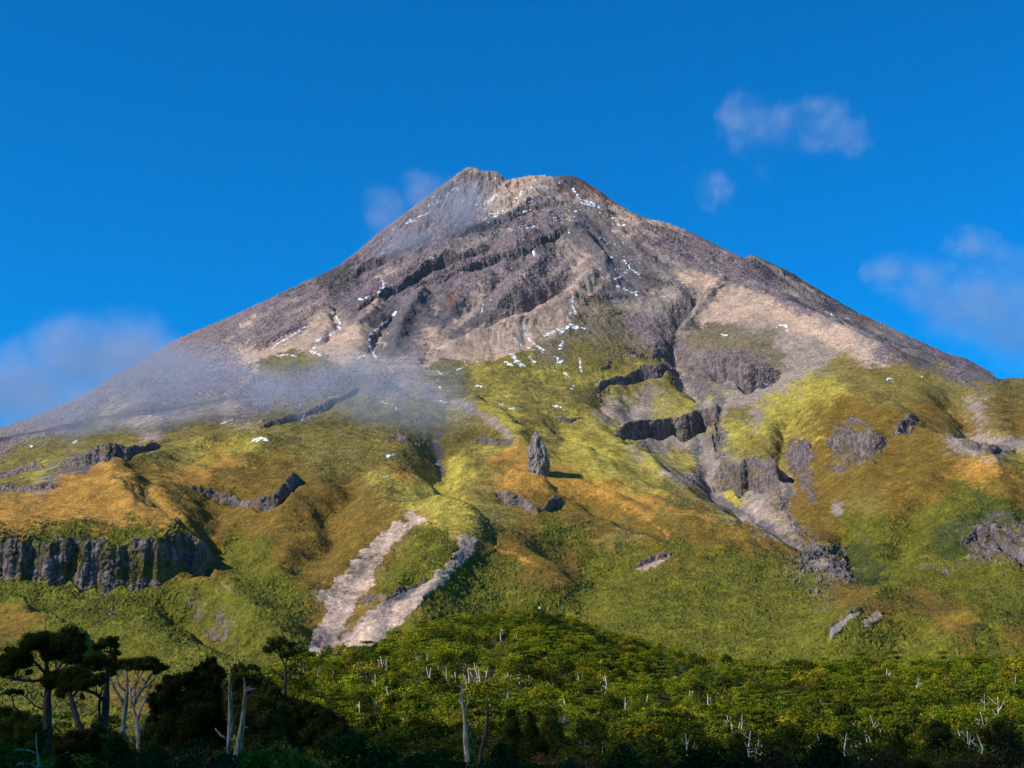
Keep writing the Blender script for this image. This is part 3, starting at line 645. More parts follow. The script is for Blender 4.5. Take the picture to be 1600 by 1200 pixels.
P = np.stack([XX, YY, ZZ], -1).astype(np.float32)
del Zf, vf, dv_, dens, hid

def normals(P):
    du = np.gradient(P, axis=0); dv = np.gradient(P, axis=1)
    n = np.cross(du, dv); n /= np.linalg.norm(n, axis=2, keepdims=True) + 1e-9
    return np.where(n[..., 2:3] < 0, -n, n)

N_ = normals(P)
U_, V_ = uv(P[..., 0] / P[..., 1], P[..., 2] / P[..., 1])
x, y, z = [P[..., k].ravel() for k in range(3)]
d1 = fbm2(x / 26, (y + z) / 26, 4, .6); d2 = fbm2(x / 26 + 50, (y + z) / 26 + 20, 4, .6)
wt = fetch(U_.ravel() + d1 * 5, V_.ravel() + d2 * 3.5)
# break the borders up, then sharpen
brk = np.stack([n2(x / 7 + 13 * k, (y + z) / 7 + 7 * k) + .7 * n2(x / 2.6 + 5 * k, (y + z) / 2.6) + .9 * n2(x / 30 + k, (y + z) / 30 + 3 * k) for k in range(3)], 1)
# downslope streaks (around the summit axis)
ph = np.arctan2(x - SX, SY - y + 300); rd = np.hypot(x - SX, SY - y)
streak = n2(ph * 260, rd / 240) * .6 + n2(ph * 700, rd / 120) * .5
brk[:, 0] += .9 * streak; brk[:, 1] -= .6 * streak; brk[:, 2] += .8 * n2(x / 75, (y + z) / 75)
wt += .0025; bamp = 1.35 - .75 * smooth(-V_.ravel(), -590, -500)
for k in range(len(CLS)):
    wt[:, k] *= np.exp(bamp * brk[:, k % 3] * (1 if (k // 3) % 2 else -1))
wt[:, CI['S']] = 0; wt[:, CI['E']] *= .3; wt[:, CI['L']] *= np.where(wt[:, CI['L']] < .02, 0, 1)
wt = wt ** 1.9; wt /= wt.sum(1, keepdims=True)
# the cone behind the green shoulder is bare rock
back = smooth(y, 2950, 3150) * smooth(U_.ravel(), 1380, 1440)
wt *= (1 - back)[:, None]; wt[:, CI['R']] += back
# steep ground is bare rock
nz = N_[..., 2].ravel()
lowland = smooth(V_.ravel(), 600, 720)
stp = smooth(-nz + .12 * n2(x / 9, z / 14) + .10 * n2(x / 3, z / 6) - .14 * lowland, -.62, -.44)
cm = CM.ravel()
green = wt[:, [CI[c] for c in 'YOUBGN']].sum(1)
crock = np.clip(np.maximum(smooth(cm, .15, .5) * .95, stp * .85), 0, 1)
plant = smooth(fbm2(x / 22, z / 26, 4, .6) + .25 * n2(x / 5, z / 5), .02, .26)          # plants clinging to the faces
crock = crock * (1 - .75 * plant * (green > .4) * smooth(V_.ravel(), 780, 830))
wt *= (1 - crock)[:, None]; wt[:, CI['C']] += crock
# grass ledges through the crags
plant2 = smooth(fbm2(x / 17 + 30, z / 15, 4, .6) + .3 * n2(x / 4, z / 4), .02, .30) * smooth(V_.ravel(), 590, 680)
mv = wt[:, CI['C']] * plant2 * .85 * (1 - .5 * crock); wt[:, CI['C']] -= mv; wt[:, CI['B']] += mv * .6; wt[:, CI['O']] += mv * .4
wt /= wt.sum(1, keepdims=True)
rough = wt @ A_ROCK; bush = wt @ A_BUSH
# dispersed outcrops in the rough grass
tone = np.clip(.5 + .55 * fbm2(x / 16 + 9, (y + .6 * z) / 16, 4, .65), 0, 1)
face = wt[:, CI['C']] + .5 * wt[:, CI['D']]
vst = n3(x / 4.2, y / 4.2, z / 26) + .7 * n3(x / 1.9, y / 1.9, z / 9) + .5 * n3(x / 9, y / 9, z / 12)
tone = tone * (1 - face) + np.clip(.5 + .75 * vst, 0, 1) * face
# streaks down the slope (around the summit axis)
scree = wt[:, [CI[c] for c in 'TPKL']].sum(1)
tone = np.clip(tone + streak * (.55 * scree + .25), 0, 1)
cols = (wt @ CA) * tone[:, None] + (wt @ CB) * (1 - tone)[:, None]
# dark tufts with shade of the gaps painted in, and pale stones
gr = wt[:, [CI[c] for c in 'YOUB']].sum(1); bu = wt[:, [CI[c] for c in 'GN']].sum(1)
sp1 = n3(x / 3.4, y / 3.4, z / 2.4) + .5 * n3(x / 1.6, y / 1.6, z / 1.6) + .35 * fbm2(x / 50, (y + z) / 50, 2)
tuft_shade = smooth(sp1, .42, .62)
cols *= (1 - (.40 * gr + .42 * bu) * tuft_shade)[:, None] * np.array([1, 1, .95], np.float32)
cols *= (1 + (.33 * gr + .30 * bu) * smooth(-sp1, .35, .7))[:, None]
stone = smooth(n3(x / 3 + 40, y / 3, z / 2.2) + .4 * fbm2(x / 40 + 7, (y + z) / 40, 2), .72, .80) * (wt[:, CI['O']] + .6 * wt[:, CI['Y']] + .4 * wt[:, CI['B']])
cols = cols * (1 - .8 * stone[:, None]) + np.array([.25, .21, .19], np.float32) * .8 * stone[:, None]
rk = wt[:, [CI[c] for c in 'RDPKTLC']].sum(1)
crk = n3(x / 4.5, y / 4.5, z / 3.2) + .6 * n3(x / 1.9, y / 1.9, z / 1.5)
cols *= (1 + rk * np.clip(.42 * crk, -.5, .5) * (1 - .6 * scree))[:, None]
# snow lying in patches
su, sv = U_.ravel() + n2(x / 7, (y + z) / 7) * 1.6 + n2(x / 2.5, z / 2.5) * .8, V_.ravel() + n2(x / 6 + 9, (y + z) / 6) * 1.3
snow = np.zeros(len(x), np.float32)
for poly, wd in SNOW:
    xs = [p[0] for p in poly]; ys = [p[1] for p in poly]
    m = np.where((U_.ravel() > min(xs) - 9) & (U_.ravel() < max(xs) + 9) & (V_.ravel() > min(ys) - 9) & (V_.ravel() < max(ys) + 9))[0]
    if not len(m): continue
    d, s_, L = seg_dist(su[m], sv[m], poly)
    wl = wd * .5 * np.clip(.25 + 1.9 * n2(x[m] / 11, (y[m] + z[m]) / 9) + .8 * n2(x[m] / 4, z[m] / 3), -.5, 1.3)
    snow[m] = np.maximum(snow[m], smooth(wl - d, -.25, .35))
dz = np.clip(smooth(-V_.ravel(), -600, -300), 0, 1) * smooth(U_.ravel(), 480, 640) * (1 - smooth(U_.ravel(), 1010, 1120))
dz = np.maximum(dz, .75 * np.exp(-(((U_.ravel() - 850) / 75) ** 2 + ((V_.ravel() - 570) / 50) ** 2)))
dz = np.maximum(dz, .35 * smooth(-V_.ravel(), -700, -600) * (1 - smooth(U_.ravel(), 900, 1000)))
spk = n3(x / 20, y / 9, z / 3.6) + .5 * n3(x / 6, y / 6, z / 2.2) + .35 * fbm2(x / 110, (y + z) / 110, 2)
snow = np.maximum(snow, smooth(spk - (1.18 - .50 * dz), 0, .07) * (dz > .05) * (nz > .5) * (z / y < sky_e(x / y) - .004))
cols = cols * (1 - snow[:, None]) + np.array([.82, .85, .9], np.float32) * snow[:, None]
# fine relief along the normal
rg = 1 - 2 * np.abs(n3(x / 17, y / 17, z / 13)); rg2 = 1 - 2 * np.abs(n3(x / 7, y / 7, z / 6)); rg3 = n3(x / 3.1, y / 3.1, z / 3.1)
colm = n3(x / 6, y / 6, z / 34) * .8 + .9 * (1 - 2 * np.abs(n3(x / 3.2, y / 3.2, z / 15)))                # columns in the faces
pf = 1 - 2 * np.abs(n3(x / 5.2, y / 5.2, z / 5.2)); pf2 = 1 - 2 * np.abs(n3(x / 2.3 + 4, y / 2.3, z / 2.3))
clump = fbm2(x / 24, (y + z) / 24, 2)
disp = rough * (rg * .9 * (1 - .85 * crock) + rg2 * .55 + rg3 * .34) * (1 - .35 * crock) + crock * (colm * .9 + 2.2 * n3(x / 15, y / 15, z / 11) + .8 * n3(x / 5, y / 5, z / 3)) - bush * (pf * .95 + pf2 * .55) + bush * clump * 1.6
disp = disp * smooth(z / y, -.05, .02)
sk = np.abs(z / y - sky_e(x / y))
disp *= .25 + .75 * smooth(sk, 0, .006)
P = P + N_ * disp.reshape(NC, NR, 1)
M_TERRAIN = ground_material('mountain_cover')
mountain = grid_mesh('mountain', P, cols, M_TERRAIN)
mountain['kind'] = 'structure'

# ------------------------------------------------------------------ rock pinnacle on the knoll, boulders on the slopes
VF = rows(Z)
def on_slope(u, v):
    a, w_ = cast(u, v, VF); Y = math.exp(w_); i = int((a - A0) / (A1 - A0) * (NA - 1)); j = int((w_ - W0) / (W1 - W0) * (NW - 1))
    return Vector((a * Y, Y, float(Z[i, j])))
M_ROCK, nt, b = node_mat('bare_rock'); b.inputs['Roughness'].default_value = .95; b.inputs['Specular IOR Level'].default_value = .1
tc = nt.nodes.new('ShaderNodeTexCoord'); n1_ = nt.nodes.new('ShaderNodeTexNoise'); n1_.inputs['Scale'].default_value = .22; n1_.inputs['Detail'].default_value = 6; n1_.inputs['Roughness'].default_value = .7
rp = nt.nodes.new('ShaderNodeValToRGB'); cr = rp.color_ramp; cr.elements[0].position = .36; cr.elements[0].color = (.085, .073, .078, 1); cr.elements[1].position = .66; cr.elements[1].color = (.31, .26, .24, 1)
n2_ = nt.nodes.new('ShaderNodeTexNoise'); n2_.inputs['Scale'].default_value = .075; n2_.inputs['Detail'].default_value = 5
r2 = nt.nodes.new('ShaderNodeMapRange'); r2.inputs['From Min'].default_value = .55; r2.inputs['From Max'].default_value = .62
mx = nt.nodes.new('ShaderNodeMix'); mx.data_type = 'RGBA'; mx.inputs['B'].default_value = (.17, .13, .035, 1)
link(nt, tc.outputs['Object'], n1_.inputs['Vector']); link(nt, tc.outputs['Object'], n2_.inputs['Vector']); link(nt, n1_.outputs['Fac'], rp.inputs['Fac']); link(nt, n2_.outputs['Fac'], r2.inputs['Value'])
link(nt, r2.outputs['Result'], mx.inputs['Factor']); link(nt, rp.outputs['Color'], mx.inputs['A']); link(nt, mx.outputs['Result'], b.inputs['Base Color'])
bp = nt.nodes.new('ShaderNodeBump'); bp.inputs['Strength'].default_value = 1; bp.inputs['Distance'].default_value = 1.5; link(nt, n1_.outputs['Fac'], bp.inputs['Height']); link(nt, bp.outputs[0], b.inputs['Normal'])
pb = on_slope(842, 738); s_ = pb.y / F
prof = [(738, 821, 861), (728, 823, 860), (716, 824, 858), (706, 826, 856), (696, 827, 852), (688, 829, 848), (681, 832, 845), (675, 834, 842), (669, 836, 839)]
def pin_at(zp):
    vq = [p[0] for p in prof][::-1]
    return np.interp(zp, vq, [p[1] for p in prof][::-1]), np.interp(zp, vq, [p[2] for p in prof][::-1])
rings, sg = 46, 56
PV = []
for i in range(rings):
    v = 748 - (748 - 670.5) * i / (rings - 1); l, r = pin_at(min(v, 738)); cx = ((l + r) / 2 - 842) * s_; hw_ = (r - l) / 2 * s_ * .9
    zz = (738 - v) * s_ * 1.02
    for k in range(sg):
        an = 2 * math.pi * k / sg; PV.append((cx, hw_, math.cos(an), math.sin(an), zz))
PV = np.array(PV); cx, hw_, c_, s__, zz = PV.T
px_, py_ = c_ * hw_, s__ * hw_ * .9
dsp = (1 - 2 * np.abs(n3(px_ / 9, py_ / 9, zz / 22))) * 4.0 + (1 - 2 * np.abs(n3(px_ / 4, py_ / 4 + 9, zz / 8))) * 2.2 + n3(px_ / 2, py_ / 2, zz / 3) * .9 - 3.0
dsp *= np.clip(hw_ / 8, .15, 1)
vs = np.stack([cx + px_ + c_ * dsp, py_ + s__ * dsp, zz + n3(px_ / 4, py_ / 4, zz / 4) * 1.0], 1)
fs = [(i * sg + k, i * sg + (k + 1) % sg, (i + 1) * sg + (k + 1) % sg, (i + 1) * sg + k) for i in range(rings - 1) for k in range(sg)] + [tuple((rings - 1) * sg + k for k in range(sg))]
me = bpy.data.meshes.new('rock_pinnacle'); me.from_pydata(vs.tolist(), [], fs); me.materials.append(M_ROCK)
pin = bpy.data.objects.new('rock_pinnacle', me); scene.collection.objects.link(pin); pin.location = pb
pin['label'] = 'tall grey rock pinnacle standing on the tussock knoll at mid mountain'; pin['category'] = 'rock'

BOULD = {'strewn on the olive slope below the small left cliff band': [(325,792,3),(355,793,3),(358,797,2.5),(383,816,5),(428,800,2.5),(470,811,3),(452,830,3),(407,845,3),(462,855,2.5),(403,856,2.5),(463,892,3),(508,887,3),(495,865,2.5),(375,800,2),(310,783,2),(440,846,2),(467,897,2)],
 'in the pale rock trail below the left cliff': [(155,950,3),(172,930,5),(173,960,6),(176,966,4),(197,988,3),(160,920,4),(180,943,4),(143,948,4),(150,946,3),(175,953,5),(168,957,3),(200,1000,3),(166,937,3)],
 'on the spur right of the left cliff': [(347,920,4),(353,928,3),(344,925,3),(365,931,3),(377,942,3),(290,945,3),(300,952,3),(388,955,2)],
 'on the tussock slope above the landslide': [(595,767,4),(628,775,3),(550,760,4),(535,762,2),(560,818,4),(610,752,2)],
 'in the grey boulder cluster left of the knoll': [(743,812,6),(745,818,5),(753,823,5),(758,826,4),(764,824,4),(770,826,4),(749,806,4),(760,818,4),(767,818,3),(755,830,3),(790,815,3),(793,833,4),(782,806,3),(774,800,3),(751,829,3),(740,808,3)],
 'on the tussock ridge right of the knoll': [(893,811,4),(905,795,2),(955,805,2.5),(952,790,2),(925,820,2),(1003,838,3),(980,830,2)]}
BM = []
for k in range(6):
    import bmesh
    bm = bmesh.new(); bmesh.ops.create_icosphere(bm, subdivisions=3, radius=1)
    for vt in bm.verts:
        c = vt.co; q = 1 + .35 * float(n3(c.x * 1.1 + 7 * k, c.y * 1.1, c.z * 1.1)) + .14 * float(n3(c.x * 3 + 3 * k, c.y * 3, c.z * 3)); vt.co = Vector((c.x * q, c.y * q * .85, max(c.z * q * .75, -.45)))
    me = bpy.data.meshes.new('boulder'); bm.to_mesh(me); bm.free(); me.materials.append(M_ROCK); BM.append(me)
rb = random.Random(2)
for wh, L in BOULD.items():
    for u, v, px in L:
        p = on_slope(u, v); r = px * .5 * p.y / F * 1.15
        o = bpy.data.objects.new('boulder', BM[rb.randrange(6)]); scene.collection.objects.link(o); o.location = p + Vector((0, 0, r * .25)); o.rotation_euler = (0, 0, rb.uniform(0, 6.28)); o.scale = (r, r, r)
        sz = 'large' if px >= 5 else 'medium' if px >= 3 else 'small'
        o['label'] = f'{sz} grey boulder {wh}'; o['category'] = 'boulder'; o['group'] = f'{sz} boulders {wh}'
# ------------------------------------------------------------------ near ground: canopy surface read off the photo, floor below it
NEAR = []
for us, prof in [((-900, -400, -150, 0, 110), [(1186,150),(1168,250),(1152,400),(1150,600),(1156,950)]),
                 ((210,), [(1186,150),(1165,250),(1146,400),(1140,600),(1150,950)]),
                 ((320,), [(1186,150),(1160,250),(1128,400),(1105,560),(1120,800)]),
                 ((400,), [(1188,150),(1156,250),(1112,400),(1070,540),(1085,800)]),
                 ((480,), [(1190,150),(1154,250),(1100,400),(1058,500),(1026,600),(1060,820)]),
                 ((560,), [(1190,150),(1156,250),(1102,400),(1060,500),(1022,610),(1058,820)]),
                 ((650,), [(1190,150),(1160,250),(1110,380),(1060,490),(1004,640),(1045,850)]),
                 ((740,), [(1190,150),(1163,250),(1118,380),(1060,500),(970,672),(1030,860)]),
                 ((845,), [(1190,150),(1166,250),(1122,380),(1062,510),(1000,620),(956,690),(1010,860)]),
                 ((920,), [(1190,150),(1168,250),(1126,380),(1078,510),(985,680),(1040,860)]),
                 ((1000,), [(1190,150),(1170,250),(1130,380),(1092,500),(1051,640),(1085,860)]),
                 ((1100,), [(1190,150),(1172,250),(1137,380),(1100,500),(1057,645),(1088,860)]),
                 ((1200,), [(1190,150),(1173,250),(1140,380),(1104,500),(1067,645),(1092,860)]),
                 ((1300,), [(1190,150),(1173,250),(1140,380),(1100,500),(1056,650),(1088,860)]),
                 ((1400,), [(1190,150),(1173,250),(1138,380),(1095,500),(1040,655),(1082,860)]),
                 ((1600, 1900, 2400), [(1190,150),(1173,250),(1136,380),(1092,500),(1040,655),(1082,860)])]:
    for u in us:
        for v, Y in prof:
            a, e = ae(u, v); NEAR.append((a, math.log(Y), e))
ntps = TPS(NEAR, 1e-6)
nca = np.linspace(-.75, .85, 90); ncw = np.linspace(math.log(50), math.log(1000), 80)
nce = ntps(*np.meshgrid(nca, ncw, indexing='ij'))
def bil(tab, xa, xw):
    fa_ = np.clip((xa - nca[0]) / (nca[1] - nca[0]), 0, len(nca) - 1.001); fw_ = np.clip((xw - ncw[0]) / (ncw[1] - ncw[0]), 0, len(ncw) - 1.001)
    i = fa_.astype(int); j = fw_.astype(int); s = fa_ - i; t = fw_ - j
    return (tab[i, j] * (1 - s) + tab[i + 1, j] * s) * (1 - t) + (tab[i, j + 1] * (1 - s) + tab[i + 1, j + 1] * s) * t
def canopy_h(X, Y):
    """height of the growth at a place"""
    Y = np.asarray(Y, float); a = X / Y
    h = 2.4 + 3.4 * smooth(Y, 180, 360) - 2.9 * smooth(Y, 600, 680) * (1 - smooth(np.abs(a - .02), .05, .11))
    return h
def floor_z(X, Y):
    X = np.asarray(X, float); Y = np.asarray(Y, float)
    zc = bil(nce, X / np.maximum(Y, 1), np.log(np.maximum(Y, 50))) * Y
    z = zc - canopy_h(X, Y)
    z = z + 1.1 * n2(X / 28, Y / 28) * smooth(Y, 60, 200)
    k = smooth(Y, 25, 110)
    z = -1.75 * (1 - k) + z * k
    return z - smooth(Y, 800, 1000) * 25
def near_hit(u, v, lift=1.0):
    """first place where the ray through a pixel meets the canopy surface"""
    a, e = ae(u, v); Ys = np.linspace(205, 820, 1500)
    ec = (floor_z(a * Ys, Ys) + lift * canopy_h(a * Ys, Ys)) / Ys
    k = np.argmax(ec >= e)
    if ec[k] < e: k = int(np.argmax(ec))
    return float(a) * Ys[k], float(Ys[k])

M_FLOOR, nt, b = node_mat('forest_floor')
b.inputs['Roughness'].default_value = 1; b.inputs['Specular IOR Level'].default_value = .05
tc = nt.nodes.new('ShaderNodeTexCoord'); nz_ = nt.nodes.new('ShaderNodeTexNoise'); nz_.inputs['Scale'].default_value = .35; nz_.inputs['Detail'].default_value = 5
rp = nt.nodes.new('ShaderNodeValToRGB'); rp.color_ramp.elements[0].position = .35; rp.color_ramp.elements[1].position = .68
rp.color_ramp.elements[0].color = (.024, .030, .008, 1); rp.color_ramp.elements[1].color = (.07, .072, .018, 1)
link(nt, tc.outputs['Object'], nz_.inputs['Vector']); link(nt, nz_.outputs['Fac'], rp.inputs['Fac']); link(nt, rp.outputs['Color'], b.inputs['Base Color'])
la = np.linspace(-1.1, 1.1, 260); ly = np.concatenate([[-60, -20, .5], np.exp(np.linspace(math.log(4), math.log(1000), 240))])
GXn = la[:, None] * np.maximum(np.abs(ly[None, :]), 40); GYn = np.ones((260, 1)) * ly[None, :]
Zn = np.where(GYn > 2, floor_z(GXn, np.maximum(GYn, 2)), -1.75)
ground = grid_mesh('ground', np.stack([GXn, GYn, Zn], -1), None, M_FLOOR, True); ground['kind'] = 'structure'
# lowland far round the mountain, out of the frame
M_PLAIN = M_FLOOR
ang = np.linspace(0, 2 * math.pi, 97); rr = np.array([0, 400, 1200, 3000, 7000, 14000, 26000.])
Pp = np.stack([np.cos(ang)[:, None] * rr, 1500 + np.sin(ang)[:, None] * rr, np.full((97, 7), -75.0)], -1)
plain = grid_mesh('lowland_terrain', Pp, None, M_PLAIN, True); plain['kind'] = 'structure'

# ------------------------------------------------------------------ plant building
def foliage_material():
    m, nt, b = node_mat('foliage')
    b.inputs['Roughness'].default_value = .9; b.inputs['Specular IOR Level'].default_value = .04
    at = nt.nodes.new('ShaderNodeAttribute'); at.attribute_name = 'cover'
    oi = nt.nodes.new('ShaderNodeObjectInfo'); r = nt.nodes.new('ShaderNodeMapRange')
    r.inputs['To Min'].default_value = .58; r.inputs['To Max'].default_value = 1.38
    link(nt, oi.outputs['Random'], r.inputs['Value'])
    tc = nt.nodes.new('ShaderNodeTexCoord'); n = nt.nodes.new('ShaderNodeTexNoise'); n.inputs['Scale'].default_value = 1.1; n.inputs['Detail'].default_value = 2
    r2 = nt.nodes.new('ShaderNodeMapRange'); r2.inputs['To Min'].default_value = .55; r2.inputs['To Max'].default_value = 1.45
    link(nt, tc.outputs['Object'], n.inputs['Vector']); link(nt, n.outputs['Fac'], r2.inputs['Value'])
    mu = nt.nodes.new('ShaderNodeMath'); mu.operation = 'MULTIPLY'; link(nt, r.outputs['Result'], mu.inputs[0]); link(nt, r2.outputs['Result'], mu.inputs[1])
    mx = nt.nodes.new('ShaderNodeMix'); mx.data_type = 'RGBA'; mx.blend_type = 'MULTIPLY'; mx.inputs['Factor'].default_value = 1
    link(nt, at.outputs['Color'], mx.inputs['A']); link(nt, mu.outputs[0], mx.inputs['B'])
    link(nt, mx.outputs['Result'], b.inputs['Base Color'])
    tr = nt.nodes.new('ShaderNodeBsdfTranslucent'); link(nt, mx.outputs['Result'], tr.inputs['Color'])
    ms = nt.nodes.new('ShaderNodeMixShader'); ms.inputs[0].default_value = .22
    link(nt, b.outputs[0], ms.inputs[1]); link(nt, tr.outputs[0], ms.inputs[2])
    link(nt, ms.outputs[0], nt.nodes['Material Output'].inputs['Surface'])
    return m
M_LEAF = foliage_material()
def bark_material(name, c0, c1, sc):
    m, nt, b = node_mat(name)
    b.inputs['Roughness'].default_value = .95; b.inputs['Specular IOR Level'].default_value = .1
    tc = nt.nodes.new('ShaderNodeTexCoord'); mp = nt.nodes.new('ShaderNodeMapping'); mp.inputs['Scale'].default_value = (1, 1, .22)
    n = nt.nodes.new('ShaderNodeTexNoise'); n.inputs['Scale'].default_value = sc; n.inputs['Detail'].default_value = 4
    rp = nt.nodes.new('ShaderNodeValToRGB'); rp.color_ramp.elements[0].position = .38; rp.color_ramp.elements[1].position = .62
    rp.color_ramp.elements[0].color = c0 + (1,); rp.color_ramp.elements[1].color = c1 + (1,)
    link(nt, tc.outputs['Object'], mp.inputs['Vector']); link(nt, mp.outputs[0], n.inputs['Vector']); link(nt, n.outputs['Fac'], rp.inputs['Fac'])
    link(nt, rp.outputs['Color'], b.inputs['Base Color'])
    bp = nt.nodes.new('ShaderNodeBump'); bp.inputs['Strength'].default_value = .8; bp.inputs['Distance'].default_value = .05
    link(nt, n.outputs['Fac'], bp.inputs['Height']); link(nt, bp.outputs[0], b.inputs['Normal'])
    return m
M_BARK = bark_material('bark_dark', (.022, .016, .012), (.075, .055, .042), 5)
M_GREYBARK = bark_material('bark_grey', (.10, .068, .05), (.30, .21, .16), 5)
M_DEAD = bark_material('bleached_wood', (.30, .235, .18), (.68, .57, .47), 4)
M_DEADGREY = bark_material('weathered_wood', (.11, .07, .046), (.44, .295, .20), 5)

def leaves(C, Rr, n, size, rng, base, spread=.25, up=.25, flat=0.0, fuzz=.2):
    """leaf sprigs over ellipsoids C (k,3) radii Rr (k,3): n sprigs each; returns verts (4N,3), colours (4N,3)"""
    k = len(C); N = k * n
    d = rng.normal(size=(N, 3)); d[:, 2] += up; d /= np.linalg.norm(d, axis=1)[:, None]
    ci = np.repeat(np.arange(k), n)
    rr = np.clip(rng.normal(.88, fuzz, (N, 1)), .35, 1.25 + fuzz * 1.3)
    p = C[ci] + d * Rr[ci] * rr
    nn = d + rng.normal(size=(N, 3)) * .38; nn[:, 2] += flat; nn /= np.linalg.norm(nn, axis=1)[:, None]
    t = np.cross(nn, rng.normal(size=(N, 3))); t /= np.linalg.norm(t, axis=1)[:, None] + 1e-9
    bt = np.cross(nn, t)
    sz = size * rng.uniform(.6, 1.3, (N, 1)); s2 = sz * rng.uniform(.45, .8, (N, 1))
    V = np.stack([p - t * sz * .5, p + bt * s2 * .5, p + t * sz * .55, p - bt * s2 * .5], 1).reshape(-1, 3)
    tint = (1 + spread * rng.normal(size=(k, 1)))[ci] * (1 + .12 * rng.normal(size=(N, 1)))
    hue = rng.normal(size=(k, 3))[ci] * np.array([.12, .04, .10]) + 1
    c = np.clip(np.asarray(base)[None] * tint * hue, .004, .6)
    return V, np.repeat(c, 4, 0)

def quad_mesh(name, V, c, mat):
    me = bpy.data.meshes.new(name); n = len(V)
    me.vertices.add(n); me.vertices.foreach_set('co', V.astype(np.float32).ravel())
    me.loops.add(n); me.loops.foreach_set('vertex_index', np.arange(n, dtype=np.int32))
    me.polygons.add(n // 4); me.polygons.foreach_set('loop_start', np.arange(0, n, 4, dtype=np.int32))
    me.update(); me.shade_flat()
    at = me.attributes.new('cover', 'FLOAT_COLOR', 'POINT'); cc = np.ones((n, 4), np.float32); cc[:, :3] = c; at.data.foreach_set('color', cc.ravel())
    me.materials.append(mat)
    return me

def tubes(name, lines, mat, sides=7, rng=random, rough=.12):
    """lines: list of [(Vector, radius), ...]; one mesh"""
    vs, fs = [], []
    for ln in lines:
        # subdivide for a natural wobble
        pts = []
        for (p, r), (q, s) in zip(ln[:-1], ln[1:]):
            m = max(1, min(5, int((q - p).length / max(r * 5, .05))))
            for i in range(m):
                t = i / m; j = Vector((rng.uniform(-1, 1), rng.uniform(-1, 1), rng.uniform(-.3, .3))) * r * (.28 if i else 0)
                pts.append((p.lerp(q, t) + j, (r + (s - r) * t) * (1 + rng.uniform(-rough, rough))))
        pts.append(ln[-1]); b0 = len(vs)
        for i, (p, r) in enumerate(pts):
            tg = (pts[min(i + 1, len(pts) - 1)][0] - pts[max(i - 1, 0)][0]).normalized()
            s = tg.cross(Vector((.13, 1, .2))).normalized(); u = tg.cross(s)
            for k in range(sides):
                a = 2 * math.pi * k / sides; rk = r * (1 + rng.uniform(-rough, rough))
                vs.append(p + (s * math.cos(a) + u * math.sin(a)) * rk)
        for i in range(len(pts) - 1):
            for k in range(sides):
                a = b0 + i * sides + k; c = b0 + i * sides + (k + 1) % sides
                fs.append((a, c, c + sides, a + sides))
        fs.append(tuple(b0 + k for k in range(sides))[::-1]); e0 = b0 + (len(pts) - 1) * sides
        fs.append(tuple(e0 + k for k in range(sides)))
    me = bpy.data.meshes.new(name); me.from_pydata(vs, [], fs); me.shade_smooth(); me.materials.append(mat)
    return me

def add(name, me, parent=None, loc=None):
    o = bpy.data.objects.new(name, me); scene.collection.objects.link(o)
    if parent is not None: o.parent = parent
    if loc is not None: o.location = loc
    return o
def tag(o, label, cat, group=None):
    o['label'] = label; o['category'] = cat
    if group: o['group'] = group
    return o
# ------------------------------------------------------------------ the forest on the low hill
def crown_mesh(seed, R, H, base, nsub, nleaf, size, kind='round'):
    rng = np.random.default_rng(seed); C = []; Rr = []
    for i in range(nsub):
        an = rng.uniform(0, 2 * math.pi); q = math.sqrt(rng.uniform(0, 1))
        if kind == 'round':
            zz = H * (.50 + .42 * math.sqrt(max(0, 1 - q * q)) * rng.uniform(.8, 1.08)) ; rad = R * .78 * q; r = R * rng.uniform(.20, .42); fl = .8
        elif kind == 'tiered':
            lv = rng.integers(0, 3); zz = H * (.55 + .19 * lv); rad = R * (1.0 - .28 * lv) * q; r = R * rng.uniform(.25, .4); fl = .42
        else:
            t = rng.uniform(0, 1); zz = H * (.25 + .68 * t); rad = R * .75 * (1 - t) * q; r = R * (.5 - .28 * t); fl = 1.0
        C.append((rad * math.cos(an), rad * math.sin(an), zz)); Rr.append((r, r, r * fl))
    C = np.array(C); Rr = np.array(Rr)
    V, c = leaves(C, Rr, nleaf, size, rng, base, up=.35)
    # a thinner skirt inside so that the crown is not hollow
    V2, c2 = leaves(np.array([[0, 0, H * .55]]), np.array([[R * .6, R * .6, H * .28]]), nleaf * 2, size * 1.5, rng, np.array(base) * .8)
    return np.concatenate([V, V2]), np.concatenate([c, c2])

